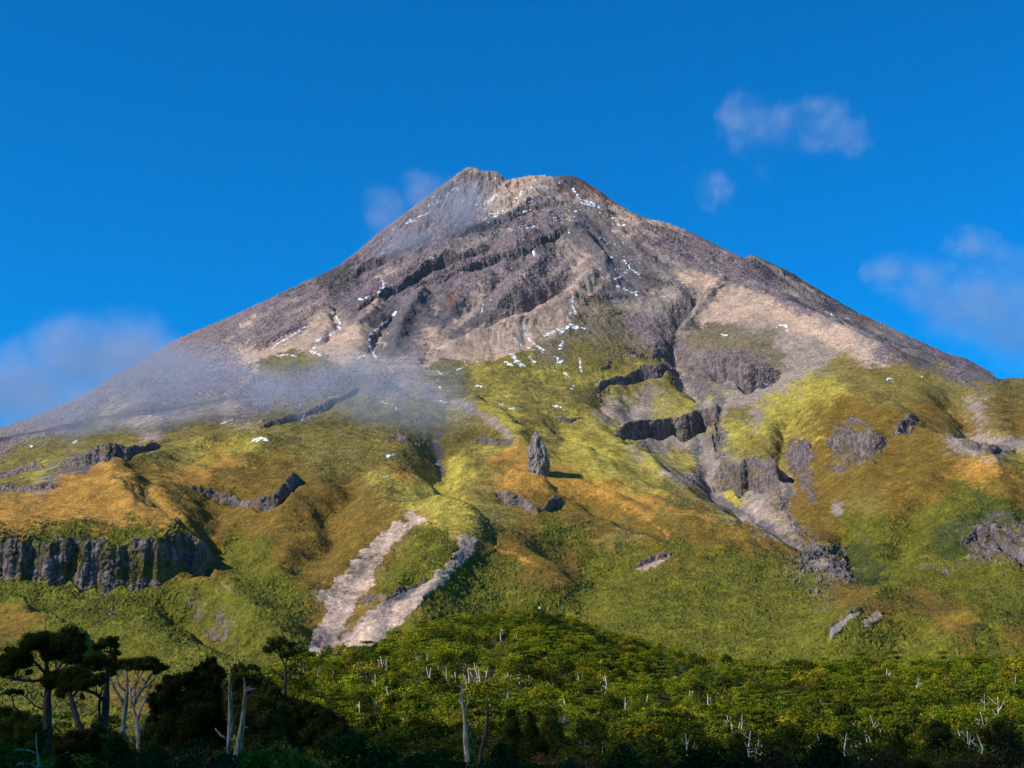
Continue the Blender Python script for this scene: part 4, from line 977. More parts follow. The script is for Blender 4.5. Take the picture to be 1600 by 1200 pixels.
KINDS = [  # name, crown radius, height, leaf colour, shape, label piece
 ('canopy_tree', 3.5, 6.6, (.140, .142, .006), 'round', 'rounded bright green'),
 ('canopy_tree', 3.3, 6.2, (.088, .108, .006), 'tiered', 'layered mid green'),
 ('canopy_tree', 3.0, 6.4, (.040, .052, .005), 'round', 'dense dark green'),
 ('canopy_tree', 2.8, 5.6, (.175, .145, .008), 'round', 'yellowish green'),
 ('canopy_tree', 2.0, 5.0, (.20, .12, .016), 'round', 'orange brown leaved'),
 ('canopy_tree', 2.2, 7.2, (.12, .135, .006), 'cone', 'pointed green')]
PROTO = []
for ki, (nm, R, H, colr, shp, lab) in enumerate(KINDS):
    for s in range(7 if ki < 3 else 3):
        V, c = crown_mesh(100 * ki + s, R * random.Random(ki * 50 + s).uniform(.8, 1.15), H * random.Random(ki * 51 + s).uniform(.82, 1.2), colr, 22, 36, .42, shp)
        rnd = random.Random(ki * 10 + s)
        lines = [[(Vector((0, 0, -.4)), .2), (Vector((rnd.uniform(-.2, .2), rnd.uniform(-.2, .2), H * .4)), .15), (Vector((rnd.uniform(-.4, .4), rnd.uniform(-.3, .3), H * .75)), .07)]]
        for k in range(3):
            an = rnd.uniform(0, 6.28); lines.append([(Vector((0, 0, H * .35)), .10), (Vector((math.cos(an) * R * .55, math.sin(an) * R * .55, H * .65)), .04)])
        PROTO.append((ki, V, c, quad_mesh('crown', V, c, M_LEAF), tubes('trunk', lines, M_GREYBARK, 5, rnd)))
BYK = {k: [p for p in PROTO if p[0] == k] for k in range(len(KINDS))}

rngf = np.random.default_rng(77)
spots = []
Yc = 235.0
while Yc < 720:
    stp_ = 5.0 + Yc * .0026
    n = int(1.05 * Yc * .98 / stp_)
    aa = np.sort(rngf.uniform(-.48, .50, n)); 
    for a in aa:
        Y = Yc + rngf.uniform(-.5, .5) * stp_; spots.append((a * Y, Y))
    Yc += stp_ * .92
sp2 = rngf.uniform(0, 1, (2200, 2)); sa_ = -.09 + .24 * sp2[:, 0]; sY_ = 575 + 125 * sp2[:, 1]
spots += [(a * Y, Y) for a, Y in zip(sa_, sY_) if float(canopy_h(a * Y, Y)) < 4.6]
spots = np.array(spots)
hx = canopy_h(spots[:, 0], spots[:, 1]); fz = floor_z(spots[:, 0], spots[:, 1])
# only what the photograph can see: project the crown tops, drop those hidden behind nearer ones or over the crest
us_, vs_ = uv(spots[:, 0] / spots[:, 1], (fz + hx) / spots[:, 1])
cols_ = np.full(1120, 1e9); keep = np.zeros(len(spots), bool)
o_ = np.argsort(spots[:, 1])
for i in o_:
    b_ = int((us_[i] + 300) / 2) 
    if b_ < 4 or b_ > 1110: continue
    top = vs_[i] - 2; lo = max(0, b_ - 3)
    if top < cols_[lo:b_ + 4].min() + 14: keep[i] = True
    cols_[lo:b_ + 4] = np.minimum(cols_[lo:b_ + 4], top + 4)
keep &= (us_ > -230) & (us_ < 1860)
# gap where the green valley floor shows between the tall trees on the left
keep &= ~((us_ < 265) & (spots[:, 1] > 330))
spots = spots[keep]; hx = hx[keep]; fz = fz[keep]; us_ = us_[keep]; vs_ = vs_[keep]
patch = n2(spots[:, 0] / 30 + 3, spots[:, 1] / 30) + .5 * n2(spots[:, 0] / 12, spots[:, 1] / 12)
kk = np.where(patch > .38, 0, np.where(patch > .05, 1, np.where(patch > -.32, 0, 2)))
rr_ = rngf.uniform(size=len(spots))
kk = np.where(rr_ < .10, 3, np.where(rr_ < .112, 4, np.where(rr_ < .18, 5, np.where(rr_ < .3, 2, np.where(rr_ < .42, 1, kk)))))
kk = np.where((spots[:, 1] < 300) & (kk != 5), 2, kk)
size_ = np.clip(rngf.lognormal(-.06, .32, len(spots)), .42, 1.9)
seen_size = hx * size_ / spots[:, 1]
sunlit = spots[:, 1] > 300
rank = np.argsort(-seen_size * ((us_ > -15) & (us_ < 1615))); single = np.zeros(len(spots), bool); single[rank[:290]] = True
el = rngf.uniform(.7, 1.3, len(spots))
fV, fC = [], []
def where_words(u, v, Y):
    if Y < 300: return 'in the shaded thicket at the foot of the sunlit forest'
    if u < 560: return 'in the sunlit forest below the pale landslide'
    if u < 760: return 'among the bleached snags on the left of the forest hill'
    if u < 1010: return 'on the forest slope below the white beacon'
    if u < 1260: return 'in the sunlit forest hollow right of the forest hill'
    return 'in the sunlit forest at the right under the slip scars'
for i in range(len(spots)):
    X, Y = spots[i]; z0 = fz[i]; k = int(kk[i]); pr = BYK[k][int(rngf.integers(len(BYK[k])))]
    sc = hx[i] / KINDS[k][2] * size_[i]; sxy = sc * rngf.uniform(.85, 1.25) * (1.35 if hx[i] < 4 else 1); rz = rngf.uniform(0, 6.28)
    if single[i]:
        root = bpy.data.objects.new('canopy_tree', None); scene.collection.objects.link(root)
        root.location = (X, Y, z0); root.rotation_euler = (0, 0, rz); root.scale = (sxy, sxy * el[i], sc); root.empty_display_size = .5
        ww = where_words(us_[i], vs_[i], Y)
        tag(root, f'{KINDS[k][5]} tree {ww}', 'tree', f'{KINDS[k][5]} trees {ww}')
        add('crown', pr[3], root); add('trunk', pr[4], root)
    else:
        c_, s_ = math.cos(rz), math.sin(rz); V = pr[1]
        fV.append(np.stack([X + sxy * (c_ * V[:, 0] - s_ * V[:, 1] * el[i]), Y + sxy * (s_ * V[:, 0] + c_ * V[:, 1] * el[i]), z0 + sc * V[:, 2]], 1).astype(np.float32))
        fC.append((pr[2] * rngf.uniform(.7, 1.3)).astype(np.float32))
print('forest', len(spots), 'single', single.sum(), 'stuff', len(fV))
forest = add('forest', quad_mesh('forest', np.concatenate(fV), np.concatenate(fC), M_LEAF)); forest['kind'] = 'stuff'
del fV, fC

# ------------------------------------------------------------------ bleached snags standing in the forest: (u, top, bottom, lean px, branches)
SNAGS = [(563,1033,1052,1,1),(559,1035,1050,0,0),(595,1025,1042,-2,1),(602,1028,1041,3,2),(590,1054,1072,-8,1),(606,1073,1092,-5,2),(566,1096,1112,-9,1),(631,1081,1094,-3,0),(620,1085,1096,1,0),
 (648,1019,1033,2,3),(652,1021,1031,4,1),(667,1022,1032,0,2),(684,1040,1058,0,3),(666,1042,1050,-1,1),(672,1043,1052,3,1),(696,1042,1052,2,2),(712,1050,1066,-3,3),(732,1046,1062,-2,2),(725,1053,1068,-2,0),(741,1036,1064,-1,2),
 (734,1060,1074,-3,1),(746,1045,1058,2,1),(760,1043,1058,4,2),(702,1072,1084,-2,1),(706,1071,1083,2,0),(698,1074,1085,-4,0),(784,980,990,1,2),(806,990,1000,0,1),(812,1046,1062,-2,3),(793,1051,1064,0,1),(798,1054,1064,2,0),(855,1064,1073,1,0),
 (902,1050,1063,0,1),(945,1054,1066,0,2),(940,1076,1088,0,1),(977,1089,1101,0,0),(1073,1146,1176,-3,0),(1084,1077,1090,-1,0),(1078,1079,1090,0,0),(1106,1084,1104,-1,0),(1110,1089,1103,0,0),(1055,1053,1063,0,0),
 (1130,1116,1134,-2,1),(1138,1118,1138,-1,0),(1142,1127,1137,0,0),(1160,1116,1138,-1,0),(1156,1128,1139,0,1),(1173,1141,1182,0,1),(1184,1156,1180,4,2),(1217,1084,1098,-1,1),(1278,1147,1182,-2,2),(1323,1145,1175,0,0),
 (1344,1129,1168,-2,0),(1351,1139,1168,0,0),(1361,1117,1150,-2,3),(1358,1150,1168,-1,0),(1372,1140,1150,8,2),(1387,1044,1061,-2,1),(1434,1060,1078,4,1),(1459,1106,1119,0,0),(1541,1084,1108,-6,3),(1561,1088,1129,-4,1),
 (1533,1112,1135,-3,2),(1541,1120,1130,2,1),(1513,1142,1166,-3,1),(1516,1148,1167,1,0),(1497,1139,1158,-1,0),(1527,1147,1166,-1,0),(1509,1047,1058,-1,0),(1589,1054,1067,-3,0),(1585,1108,1122,-2,1),(1275,1104,1114,0,0),(1310,1103,1113,0,0),
 (500,1040,1055,0,1),(474,1028,1048,0,0),(520,1048,1058,2,2),(836,1040,1050,1,2),(880,1090,1098,0,0),(1012,1085,1092,0,1)]
def place_phrase(u, v):
    if v > 1138: return 'at the edge of the shade'
    if u < 610: return 'in the forest below the pale landslide'
    if u < 780: return 'in the snag cluster on the hill'
    if u < 1000: return 'on the slope below the white beacon'
    if u < 1260: return 'in the forest hollow right of the hill'
    return 'in the forest under the slip scars'
used = {}
rnd = random.Random(4)
for u, v0, v1, ln_, nb in SNAGS:
    X, Y = near_hit(u, v1 - 1, 1.08); s = Y / F
    zb = float(floor_z(X, Y)); top = pt(u + ln_ * .5, v0, Y)
    H = top.z - zb; root_x = X + 0
    base = Vector((0, 0, -.3)); tip = Vector((top.x - X, 0, H))
    r0 = max(.85 * s, .12) * rnd.uniform(.75, 1.35); nf = nb; nb = nb + rnd.choice((1, 2, 2, 3)); ln_ = ln_ + rnd.uniform(-2.5, 2.5)
    mid = base.lerp(tip, .6) + Vector((rnd.uniform(-.11, .11) * H, rnd.uniform(-.1, .1) * H, 0)); mid.x += -ln_ * s * .3
    lines = [[(base, r0 * 1.5), (mid, r0), (tip, r0 * .35)]]
    for k in range(nb):
        t = rnd.uniform(.45, .85); p = base.lerp(tip, t); sg = rnd.choice((-1, 1))
        q = p + Vector((sg * rnd.uniform(.25, .7) * (v1 - v0) * s * .55, rnd.uniform(-.5, .5), rnd.uniform(.25, .65) * (v1 - v0) * s * .6))
        lines.append([(p, r0 * .7), (p.lerp(q, .5) + Vector((sg * .1, 0, -.08)), r0 * .5), (q, r0 * .22)])
    h_ = v1 - v0; form = ('tall' if h_ > 24 else 'medium' if h_ > 14 else 'short') + ' ' + ('slender' if nf == 0 else 'forked' if nf == 1 else 'branched')
    lean = ' leaning left' if ln_ < -3 else ' leaning right' if ln_ > 3 else ''
    lab = f'{form} bleached dead tree{lean} {place_phrase(u, v1)}'
    o = add('dead_tree', tubes('dead_tree', lines, M_DEAD, 6, rnd), None, (X, Y, zb))
    tag(o, lab, 'dead tree', lab.replace('dead tree', 'dead trees'))

# ------------------------------------------------------------------ tall trees in the shade, traced limb by limb
def px_tree(name, label, Y0, limbs, clumps, leafcol, bark, sizepx=2.6, dens=1.0, seed=1, cat='tree', group=None, extra=None):
    rnd = random.Random(seed); rng = np.random.default_rng(seed); s = Y0 / F
    b0 = limbs[0][0]; B = pt(b0[0], b0[1], Y0); zg = float(floor_z(B.x, Y0))
    base = Vector((B.x, Y0, zg))
    root = bpy.data.objects.new(name, None); scene.collection.objects.link(root); root.location = base; root.empty_display_size = .5
    tag(root, label, cat, group)
    def line(lb, k):
        out = []; dy = 0
        for i, (u, v, r) in enumerate(lb):
            if k and i: dy += rnd.uniform(-.5, .5) * 10 * s
            p = pt(u, v, Y0 + dy); out.append((p - base, r * s * .86))
        return out
    L = [line(lb, k) for k, lb in enumerate(limbs) if lb[0][2] > 0]
    nodes = [(p, r) for ln in L for p, r in ln[1:]]
    for u, v, rx, ry in clumps:                       # twigs reach into every spray of foliage
        c = pt(u, v, Y0) - base
        near = sorted(nodes, key=lambda q: (q[0] - c).length + (3 * s * 10 if q[0].z > c.z + ry * s else 0))[:2]
        for q, r in near:
            if 2 * s < (q - c).length < 45 * s:
                m = q.lerp(c, .55) + Vector((rnd.uniform(-1, 1), rnd.uniform(-1, 1), rnd.uniform(-1.2, .2))) * 2.2 * s
                L.append([(q, min(r * .6, 1.3 * s)), (m, .75 * s), (c + Vector((rnd.uniform(-.5, .5) * rx, 0, rnd.uniform(0, 1) * ry)) * s, .3 * s)])
    p0, r0 = L[0][0]
    if p0.z > .2: L[0] = [(Vector((p0.x, p0.y, -.4)), r0 * 1.25)] + L[0]
    add('trunk', tubes('trunk', L, bark, 8, rnd, .16), root)
    if extra:
        add('dead_limb', tubes('dead_limb', [line(lb, 1) for lb in extra], M_DEADGREY, 6, rnd), root)
    if clumps:
        C, Rr = [], []
        for u, v, rx, ry in clumps:
            c = pt(u, v, Y0 + rng.uniform(-.6, .6) * rx * s) - base
            rx *= 1.12; ry *= 1.55; m = max(6, int(rx * ry / 6))
            for i in range(m):
                an = rng.uniform(0, 6.28); q = math.sqrt(rng.uniform(0, 1)); r = rng.uniform(.28, .46)
                C.append((c.x + q * (1.12 - r) * rx * s * math.cos(an), c.y + q * (1.12 - r) * rx * s * math.sin(an) * .9, c.z + rng.uniform(-.45, .6) * ry * s))
                Rr.append((r * rx * s, r * rx * s, max(.46 * ry, 2.4) * s))
        C = np.array(C); Rr = np.array(Rr)
        V, c = leaves(C, Rr, int(200 * dens), sizepx * .82 * s, rng, leafcol, up=.3, spread=.3, fuzz=.32)
        add('crown', quad_mesh('crown', V, c, M_LEAF), root)
    return root
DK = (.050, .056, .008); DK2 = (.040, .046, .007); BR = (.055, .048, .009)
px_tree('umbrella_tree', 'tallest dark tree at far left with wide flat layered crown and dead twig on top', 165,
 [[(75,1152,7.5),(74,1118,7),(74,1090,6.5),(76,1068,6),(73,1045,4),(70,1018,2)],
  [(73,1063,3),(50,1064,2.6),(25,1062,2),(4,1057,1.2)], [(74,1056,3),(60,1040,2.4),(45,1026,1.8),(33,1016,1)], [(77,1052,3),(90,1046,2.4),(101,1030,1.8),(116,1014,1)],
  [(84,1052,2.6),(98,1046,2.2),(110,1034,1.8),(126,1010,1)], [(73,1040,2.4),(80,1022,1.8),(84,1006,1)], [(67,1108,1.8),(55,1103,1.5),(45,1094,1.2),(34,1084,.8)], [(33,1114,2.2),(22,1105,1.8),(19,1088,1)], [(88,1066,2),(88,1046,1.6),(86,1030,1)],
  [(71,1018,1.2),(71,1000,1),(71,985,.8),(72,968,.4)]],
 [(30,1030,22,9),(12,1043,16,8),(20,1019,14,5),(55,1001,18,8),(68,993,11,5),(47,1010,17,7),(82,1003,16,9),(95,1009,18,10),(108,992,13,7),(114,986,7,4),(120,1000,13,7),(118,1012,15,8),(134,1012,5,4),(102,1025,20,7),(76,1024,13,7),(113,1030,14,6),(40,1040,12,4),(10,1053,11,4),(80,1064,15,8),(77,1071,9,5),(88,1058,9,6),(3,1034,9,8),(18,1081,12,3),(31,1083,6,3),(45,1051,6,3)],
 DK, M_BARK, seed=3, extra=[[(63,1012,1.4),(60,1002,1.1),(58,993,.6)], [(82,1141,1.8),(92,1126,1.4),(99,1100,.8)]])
px_tree('leaning_tree', 'dark tree leaning left with low drooping crown right of the tallest tree', 160,
 [[(131,1148,6.5),(121,1126,6),(115,1106,5),(110,1086,4),(106,1070,2.5)], [(112,1090,2.4),(122,1078,1.8),(135,1066,1)], [(111,1085,2),(116,1068,1.6),(118,1054,.8)]],
 [(112,1056,18,7),(130,1059,15,7),(105,1069,15,8),(125,1071,16,7),(96,1078,9,7),(140,1066,12,6),(120,1050,15,5),(95,1088,6,4),(150,1061,9,5),(128,1087,4,5)], DK2, M_BARK, seed=5)
px_tree('tall_tree', 'slender dark tree with three tiers of foliage between the leaning and the forked tree', 170,
 [[(164,1154,5.5),(164,1122,6),(166,1096,6),(167,1066,5),(170,1040,3.8),(171,1020,2.6),(176,1003,1.2)], [(156,1132,2.4),(155,1102,2.4),(158,1082,2.4)], [(161,1093,3),(150,1084,2.8),(138,1080,2.2),(127,1077,1.2)], [(168,1042,1.6),(158,1036,1.2),(146,1032,.8)], [(171,1024,1.4),(180,1012,1),(184,1004,.6)]],
 [(165,1005,12,5),(175,1000,9,4),(180,1008,8,4),(150,1012,6,3.5),(158,1009,9,4),(181,1020,8,4),(176,1029,9,4),(150,1030,14,5),(135,1036,14,6),(160,1035,12,5),(148,1042,12,5),(181,1040,11,5),(128,1040,7,5),(162,1060,9,6),(152,1065,9,6),(176,1050,7,5)], DK, M_BARK, seed=7)
px_tree('forked_tree', 'grey trunked tree forking into a flat umbrella crown left of the dense dark trees', 160,
 [[(189,1172,5.5),(193,1132,5),(196,1102,4.4),(199,1076,3),(198,1048,1.6)], [(197,1102,3),(188,1090,2.8),(178,1074,2.2),(172,1058,1.4)], [(197,1080,2.6),(188,1073,2.2),(181,1058,1.4)],
  [(207,1107,4),(212,1091,3.8),(222,1076,3),(232,1061,2),(240,1048,1)], [(200,1083,2.4),(210,1072,2),(216,1058,1)], [(222,1076,2),(236,1067,1.6),(246,1054,.8)], [(211,1094,2),(210,1076,1.6),(224,1050,.8)]],
 [(200,1037,13,5),(220,1035,15,5),(237,1033,12,5),(250,1042,11,5),(240,1044,13,5),(205,1045,9,4),(190,1040,7,4),(225,1043,15,4),(258,1043,5,3),(245,1051,5,3)], DK, M_GREYBARK, seed=9)
px_tree('umbrella_tree', 'small lone tree with five flat foliage pads standing against the valley slope', 255,
 [[(446,1108,3.4),(445,1082,3.4),(446,1060,2.8),(446,1041,2),(438,1026,1.4),(430,1017,.8)], [(446,1063,1.8),(435,1053,1.5),(425,1045,1.1),(417,1037,.6)], [(448,1061,1.7),(457,1052,1.4),(462,1041,.8)], [(446,1038,1.3),(450,1028,1),(454,1012,.6)], [(438,1026,1),(428,1016,.8),(418,1018,.5)], [(440,1028,.9),(446,1014,.6)]],
 [(428,1003,11,4.5),(440,1000,9,4),(446,1005,6.5,4),(418,1016,10,4.5),(432,1010,9,4.5),(456,1009,6,4),(448,1022,12,4.5),(460,1018,8,4),(440,1017,5,3)], DK, M_BARK, sizepx=2.0, seed=11)
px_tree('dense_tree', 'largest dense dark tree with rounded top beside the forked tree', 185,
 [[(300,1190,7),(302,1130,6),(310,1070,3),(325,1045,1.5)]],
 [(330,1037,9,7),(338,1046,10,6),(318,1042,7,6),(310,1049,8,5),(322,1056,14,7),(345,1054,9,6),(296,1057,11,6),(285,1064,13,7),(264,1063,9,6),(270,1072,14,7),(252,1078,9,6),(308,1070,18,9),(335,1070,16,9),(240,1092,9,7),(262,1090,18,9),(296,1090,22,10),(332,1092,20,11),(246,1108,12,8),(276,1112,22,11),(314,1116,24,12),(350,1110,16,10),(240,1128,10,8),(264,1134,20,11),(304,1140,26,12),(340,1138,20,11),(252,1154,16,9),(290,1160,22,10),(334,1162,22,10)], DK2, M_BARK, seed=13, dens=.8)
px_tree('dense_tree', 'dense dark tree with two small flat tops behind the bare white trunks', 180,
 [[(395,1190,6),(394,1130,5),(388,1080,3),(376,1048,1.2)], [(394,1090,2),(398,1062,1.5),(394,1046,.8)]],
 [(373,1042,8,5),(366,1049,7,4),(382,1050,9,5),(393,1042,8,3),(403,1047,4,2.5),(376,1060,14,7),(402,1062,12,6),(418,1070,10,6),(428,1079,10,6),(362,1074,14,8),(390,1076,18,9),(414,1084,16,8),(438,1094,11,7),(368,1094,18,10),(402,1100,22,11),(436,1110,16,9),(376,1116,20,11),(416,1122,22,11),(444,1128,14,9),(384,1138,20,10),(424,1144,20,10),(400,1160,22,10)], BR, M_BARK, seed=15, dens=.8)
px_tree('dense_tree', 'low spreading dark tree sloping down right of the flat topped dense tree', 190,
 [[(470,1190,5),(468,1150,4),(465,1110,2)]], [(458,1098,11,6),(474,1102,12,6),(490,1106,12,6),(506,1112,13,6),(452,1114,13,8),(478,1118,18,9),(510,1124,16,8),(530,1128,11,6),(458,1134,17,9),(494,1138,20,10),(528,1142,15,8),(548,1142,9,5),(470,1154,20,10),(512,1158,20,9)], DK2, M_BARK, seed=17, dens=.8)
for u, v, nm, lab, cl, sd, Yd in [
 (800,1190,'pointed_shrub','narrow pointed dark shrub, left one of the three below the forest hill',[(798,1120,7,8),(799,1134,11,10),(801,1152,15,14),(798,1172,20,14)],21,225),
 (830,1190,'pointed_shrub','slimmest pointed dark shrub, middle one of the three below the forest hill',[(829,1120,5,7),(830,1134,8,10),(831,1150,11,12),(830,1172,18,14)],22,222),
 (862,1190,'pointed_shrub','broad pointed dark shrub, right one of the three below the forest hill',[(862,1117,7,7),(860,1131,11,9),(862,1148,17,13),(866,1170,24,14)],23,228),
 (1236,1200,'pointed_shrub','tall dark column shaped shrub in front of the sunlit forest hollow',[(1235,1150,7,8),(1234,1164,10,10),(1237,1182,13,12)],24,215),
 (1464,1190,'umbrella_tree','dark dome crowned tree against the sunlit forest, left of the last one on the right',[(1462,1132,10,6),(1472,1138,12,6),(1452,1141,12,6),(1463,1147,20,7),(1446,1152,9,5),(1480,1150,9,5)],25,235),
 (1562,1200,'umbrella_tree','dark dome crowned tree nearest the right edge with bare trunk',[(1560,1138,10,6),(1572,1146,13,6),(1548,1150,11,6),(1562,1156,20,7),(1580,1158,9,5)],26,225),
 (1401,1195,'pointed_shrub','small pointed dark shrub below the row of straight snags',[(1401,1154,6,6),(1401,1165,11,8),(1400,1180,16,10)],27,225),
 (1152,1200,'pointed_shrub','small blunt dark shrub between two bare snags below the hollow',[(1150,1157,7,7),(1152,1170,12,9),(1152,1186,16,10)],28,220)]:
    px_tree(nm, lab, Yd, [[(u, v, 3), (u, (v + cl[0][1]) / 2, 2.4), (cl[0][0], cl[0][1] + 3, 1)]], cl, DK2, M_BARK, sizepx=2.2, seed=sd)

for u, v, lab, cl, col_, sd, Yd in [
 (20, 1195, 'black green thicket bush filling the bottom left corner under the tallest tree', [(8,1116,14,8),(30,1122,16,8),(52,1128,12,7),(10,1138,18,10),(42,1144,20,10),(20,1162,26,12),(56,1162,16,10),(30,1182,34,12),(66,1150,8,6)], DK2, 51, 120),
 (110, 1195, 'brownish dark bush between the trunks of the tallest and the slender tree', [(98,1158,12,7),(118,1152,14,7),(140,1150,12,7),(110,1170,24,9),(142,1168,18,9),(120,1186,32,10)], BR, 52, 125),
 (172, 1195, 'low dark bush around the foot of the slender three tiered tree', [(150,1140,9,6),(166,1146,10,6),(182,1150,9,6),(160,1160,16,8),(184,1166,14,8),(170,1182,24,10)], DK2, 53, 135),
 (228, 1195, 'dark bush behind the pale forked dead tree', [(222,1150,8,6),(236,1140,9,7),(230,1160,14,9),(244,1158,12,9),(232,1180,22,11)], DK2, 54, 150)]:
    px_tree('thicket_bush', lab, Yd, [[(u, v, 2), (u, (v + cl[0][1]) / 2, 1.6), (cl[0][0], cl[0][1] + 3, .8)]], cl, col_, M_BARK, sizepx=2.4, seed=sd, cat='bush')

def px_dead(label, Y0, limbs, mat, seed):
    rnd = random.Random(seed); s = Y0 / F; u, v, _ = limbs[0][0]; B = pt(u, v, Y0); zg = float(floor_z(B.x, Y0)); base = Vector((B.x, Y0, min(zg, B.z)))
    L = []
    for k, lb in enumerate(limbs):
        dy = 0; out = []
        for i, (a, b, r) in enumerate(lb):
            if k and i: dy += rnd.uniform(-.5, .5) * 8 * s
            out.append((pt(a, b, Y0 + dy) - base, r * s))
        L.append(out)
    if L[0][0][0].z > .1: L[0] = [(Vector((L[0][0][0].x, 0, -.3)), L[0][0][1] * 1.2)] + L[0]
    o = add('dead_tree', tubes('dead_tree', L, mat, 9, rnd, .2), None, base); tag(o, label, 'dead tree'); return o
px_dead('pale forked dead tree with a hooked tip left of the dense dark trees', 140,
 [[(217,1188,2.8),(216,1156,2.6),(215,1136,3.2),(214,1125,2.6),(209,1110,2.2),(205,1095,1.6),(202,1072,.8)], [(215,1126,2.2),(220,1108,1.8),(228,1092,1.4),(231,1088,1.1),(236,1092,.6)], [(217,1144,1.8),(225,1130,1.4),(230,1115,1),(236,1108,.5)], [(213,1164,1.2),(205,1158,1),(199,1146,.6)]], M_DEADGREY, 31)
px_dead('straight bare grey trunk with one low left branch, left of the pair', 110,
 [[(355,1206,4.4),(357,1160,3.6),(360,1128,4),(360,1100,3.2),(359,1075,2.2),(359,1053,.5)], [(356,1155,1.9),(345,1149,1.5),(336,1138,.7)], [(358,1075,1),(354,1075,.4)], [(358,1094,.9),(353,1091,.4)], [(360,1118,.9),(353,1117,.4)], [(355,1172,1.2),(351,1168,.5)]], M_DEADGREY, 33)
px_dead('leaning bare grey trunk with a broken branch at its top, right of the pair', 110,
 [[(367,1206,6),(372,1168,5.4),(378,1135,4.4),(381,1106,3.6),(383,1080,2.8),(381,1058,.6)], [(383,1080,2.2),(392,1077,1.6),(402,1076,.8)], [(384,1076,1.6),(391,1073,1.1),(397,1072,.5)], [(379,1138,1.6),(387,1136,.8)], [(374,1168,1.8),(380,1164,1),(383,1161,.5)], [(368,1172,1.5),(365,1168,.6)]], M_DEADGREY, 35)
px_dead('weathered grey snag with forked slender top in front of the forest hill', 130,
 [[(731,1188,4.2),(728,1155,4),(726,1130,3.4),(725,1110,2.8),(722,1097,2),(722,1080,1.3),(722,1062,.4)], [(724,1105,1.5),(719,1098,1.2),(719,1085,.5)], [(727,1107,1.6),(731,1098,1.3),(731,1084,.5)], [(729,1133,1.7),(738,1131,1.2),(745,1126,.6)]], M_DEADGREY, 37)
px_dead('dark crooked snag with pale side branches beside the forked grey snag', 140,
 [[(748,1198,3),(752,1172,3.2),(759,1146,3.6),(762,1118,2.4),(761,1088,.8)], [(752,1158,1.4),(744,1156,1.1),(736,1161,.5)], [(746,1150,.9),(747,1156,.9)], [(749,1167,1.5),(740,1168,1.1),(732,1171,.5)], [(762,1160,1.2),(770,1156,.9),(780,1150,.4)], [(760,1172,1),(775,1170,.4)]], M_BARK, 39)
px_dead('low bleached branching stick among shrubs in the bottom left corner', 75,
 [[(62,1206,2.2),(59,1186,1.8),(57,1165,1.4),(57,1144,.5)], [(57,1178,1.4),(45,1172,1.2),(30,1171,1),(18,1173,.5)], [(60,1199,1.4),(46,1193,1.3),(30,1193,1.2),(22,1202,.8)]], M_DEADGREY, 41)

# ------------------------------------------------------------------ shrubs in the shade along the bottom
SHK = [('mounded dark green', (.050, .058, .008), 'round', .20), ('brownish twiggy', (.085, .044, .014), 'round', .17), ('leafy bright green', (.085, .115, .010), 'round', .22), ('tall blackish green', (.034, .040, .007), 'cone', .2)]
SHM = []
for k, (lab, colr, shp, sz) in enumerate(SHK):
    for s in range(3):
        V, c = crown_mesh(900 + 10 * k + s, 2.0, 2.9, colr, 16, 70, sz, shp); V[:, 2] = V[:, 2] * 1.12 - .5
        rnd = random.Random(k * 7 + s); L = []
        for j in range(5):
            an = rnd.uniform(0, 6.28); L.append([(Vector((0, 0, -.4)), .07), (Vector((math.cos(an) * .5, math.sin(an) * .5, 1.1)), .05), (Vector((math.cos(an) * 1.1, math.sin(an) * 1.1, 2.1)), .02)])
        SHM.append((k, quad_mesh('foliage', V, c, M_LEAF), tubes('stems', L, M_BARK, 5, rnd)))
rs = np.random.default_rng(3)
cand = []
for Yr, n in [(78, 26), (95, 28), (118, 30), (142, 30), (168, 32), (195, 34), (222, 36)]:
    for i in range(n):
        cand.append((-.42 + .84 * (i + rs.uniform(.1, .9)) / n, Yr + rs.uniform(-9, 9)))
for a, Y in cand:
    X = a * Y; zf_ = float(floor_z(X, Y)); u, v = uv(a, (zf_ + 2.6) / Y)
    q = rs.uniform()
    k = 2 if ((u < 160 and v > 1165) or (360 < u < 580 and v > 1168)) and q < .75 else (1 if q < .22 else 0 if q < .75 else 3)
    ch = [m for m in SHM if m[0] == k]; m = ch[int(rs.integers(3))]
    want = min(2.6 * rs.uniform(.75, 1.25), (ae(u, 1160)[1] * Y - zf_) if u < 480 else 9)
    sc = max(want, 1.0) / 2.9
    root = bpy.data.objects.new('shrub', None); scene.collection.objects.link(root); root.location = (X, Y, zf_); root.rotation_euler = (0, 0, rs.uniform(0, 6.28))
    root.scale = (sc * rs.uniform(.9, 1.35),) * 2 + (sc,); root.empty_display_size = .3
    wz = 'at the foot of the tall dark trees' if u < 250 else 'around the bare white trunks' if u < 560 else 'in front of the forked grey snag' if u < 800 else 'under the pointed shrubs' if u < 1050 else 'in the shade before the sunlit forest hollow' if u < 1330 else 'below the dome crowned trees'
    tag(root, f'{SHK[k][0]} shrub {wz}', 'shrub', f'{SHK[k][0]} shrubs {wz}')
    add('foliage', m[1], root); add('stems', m[2], root)

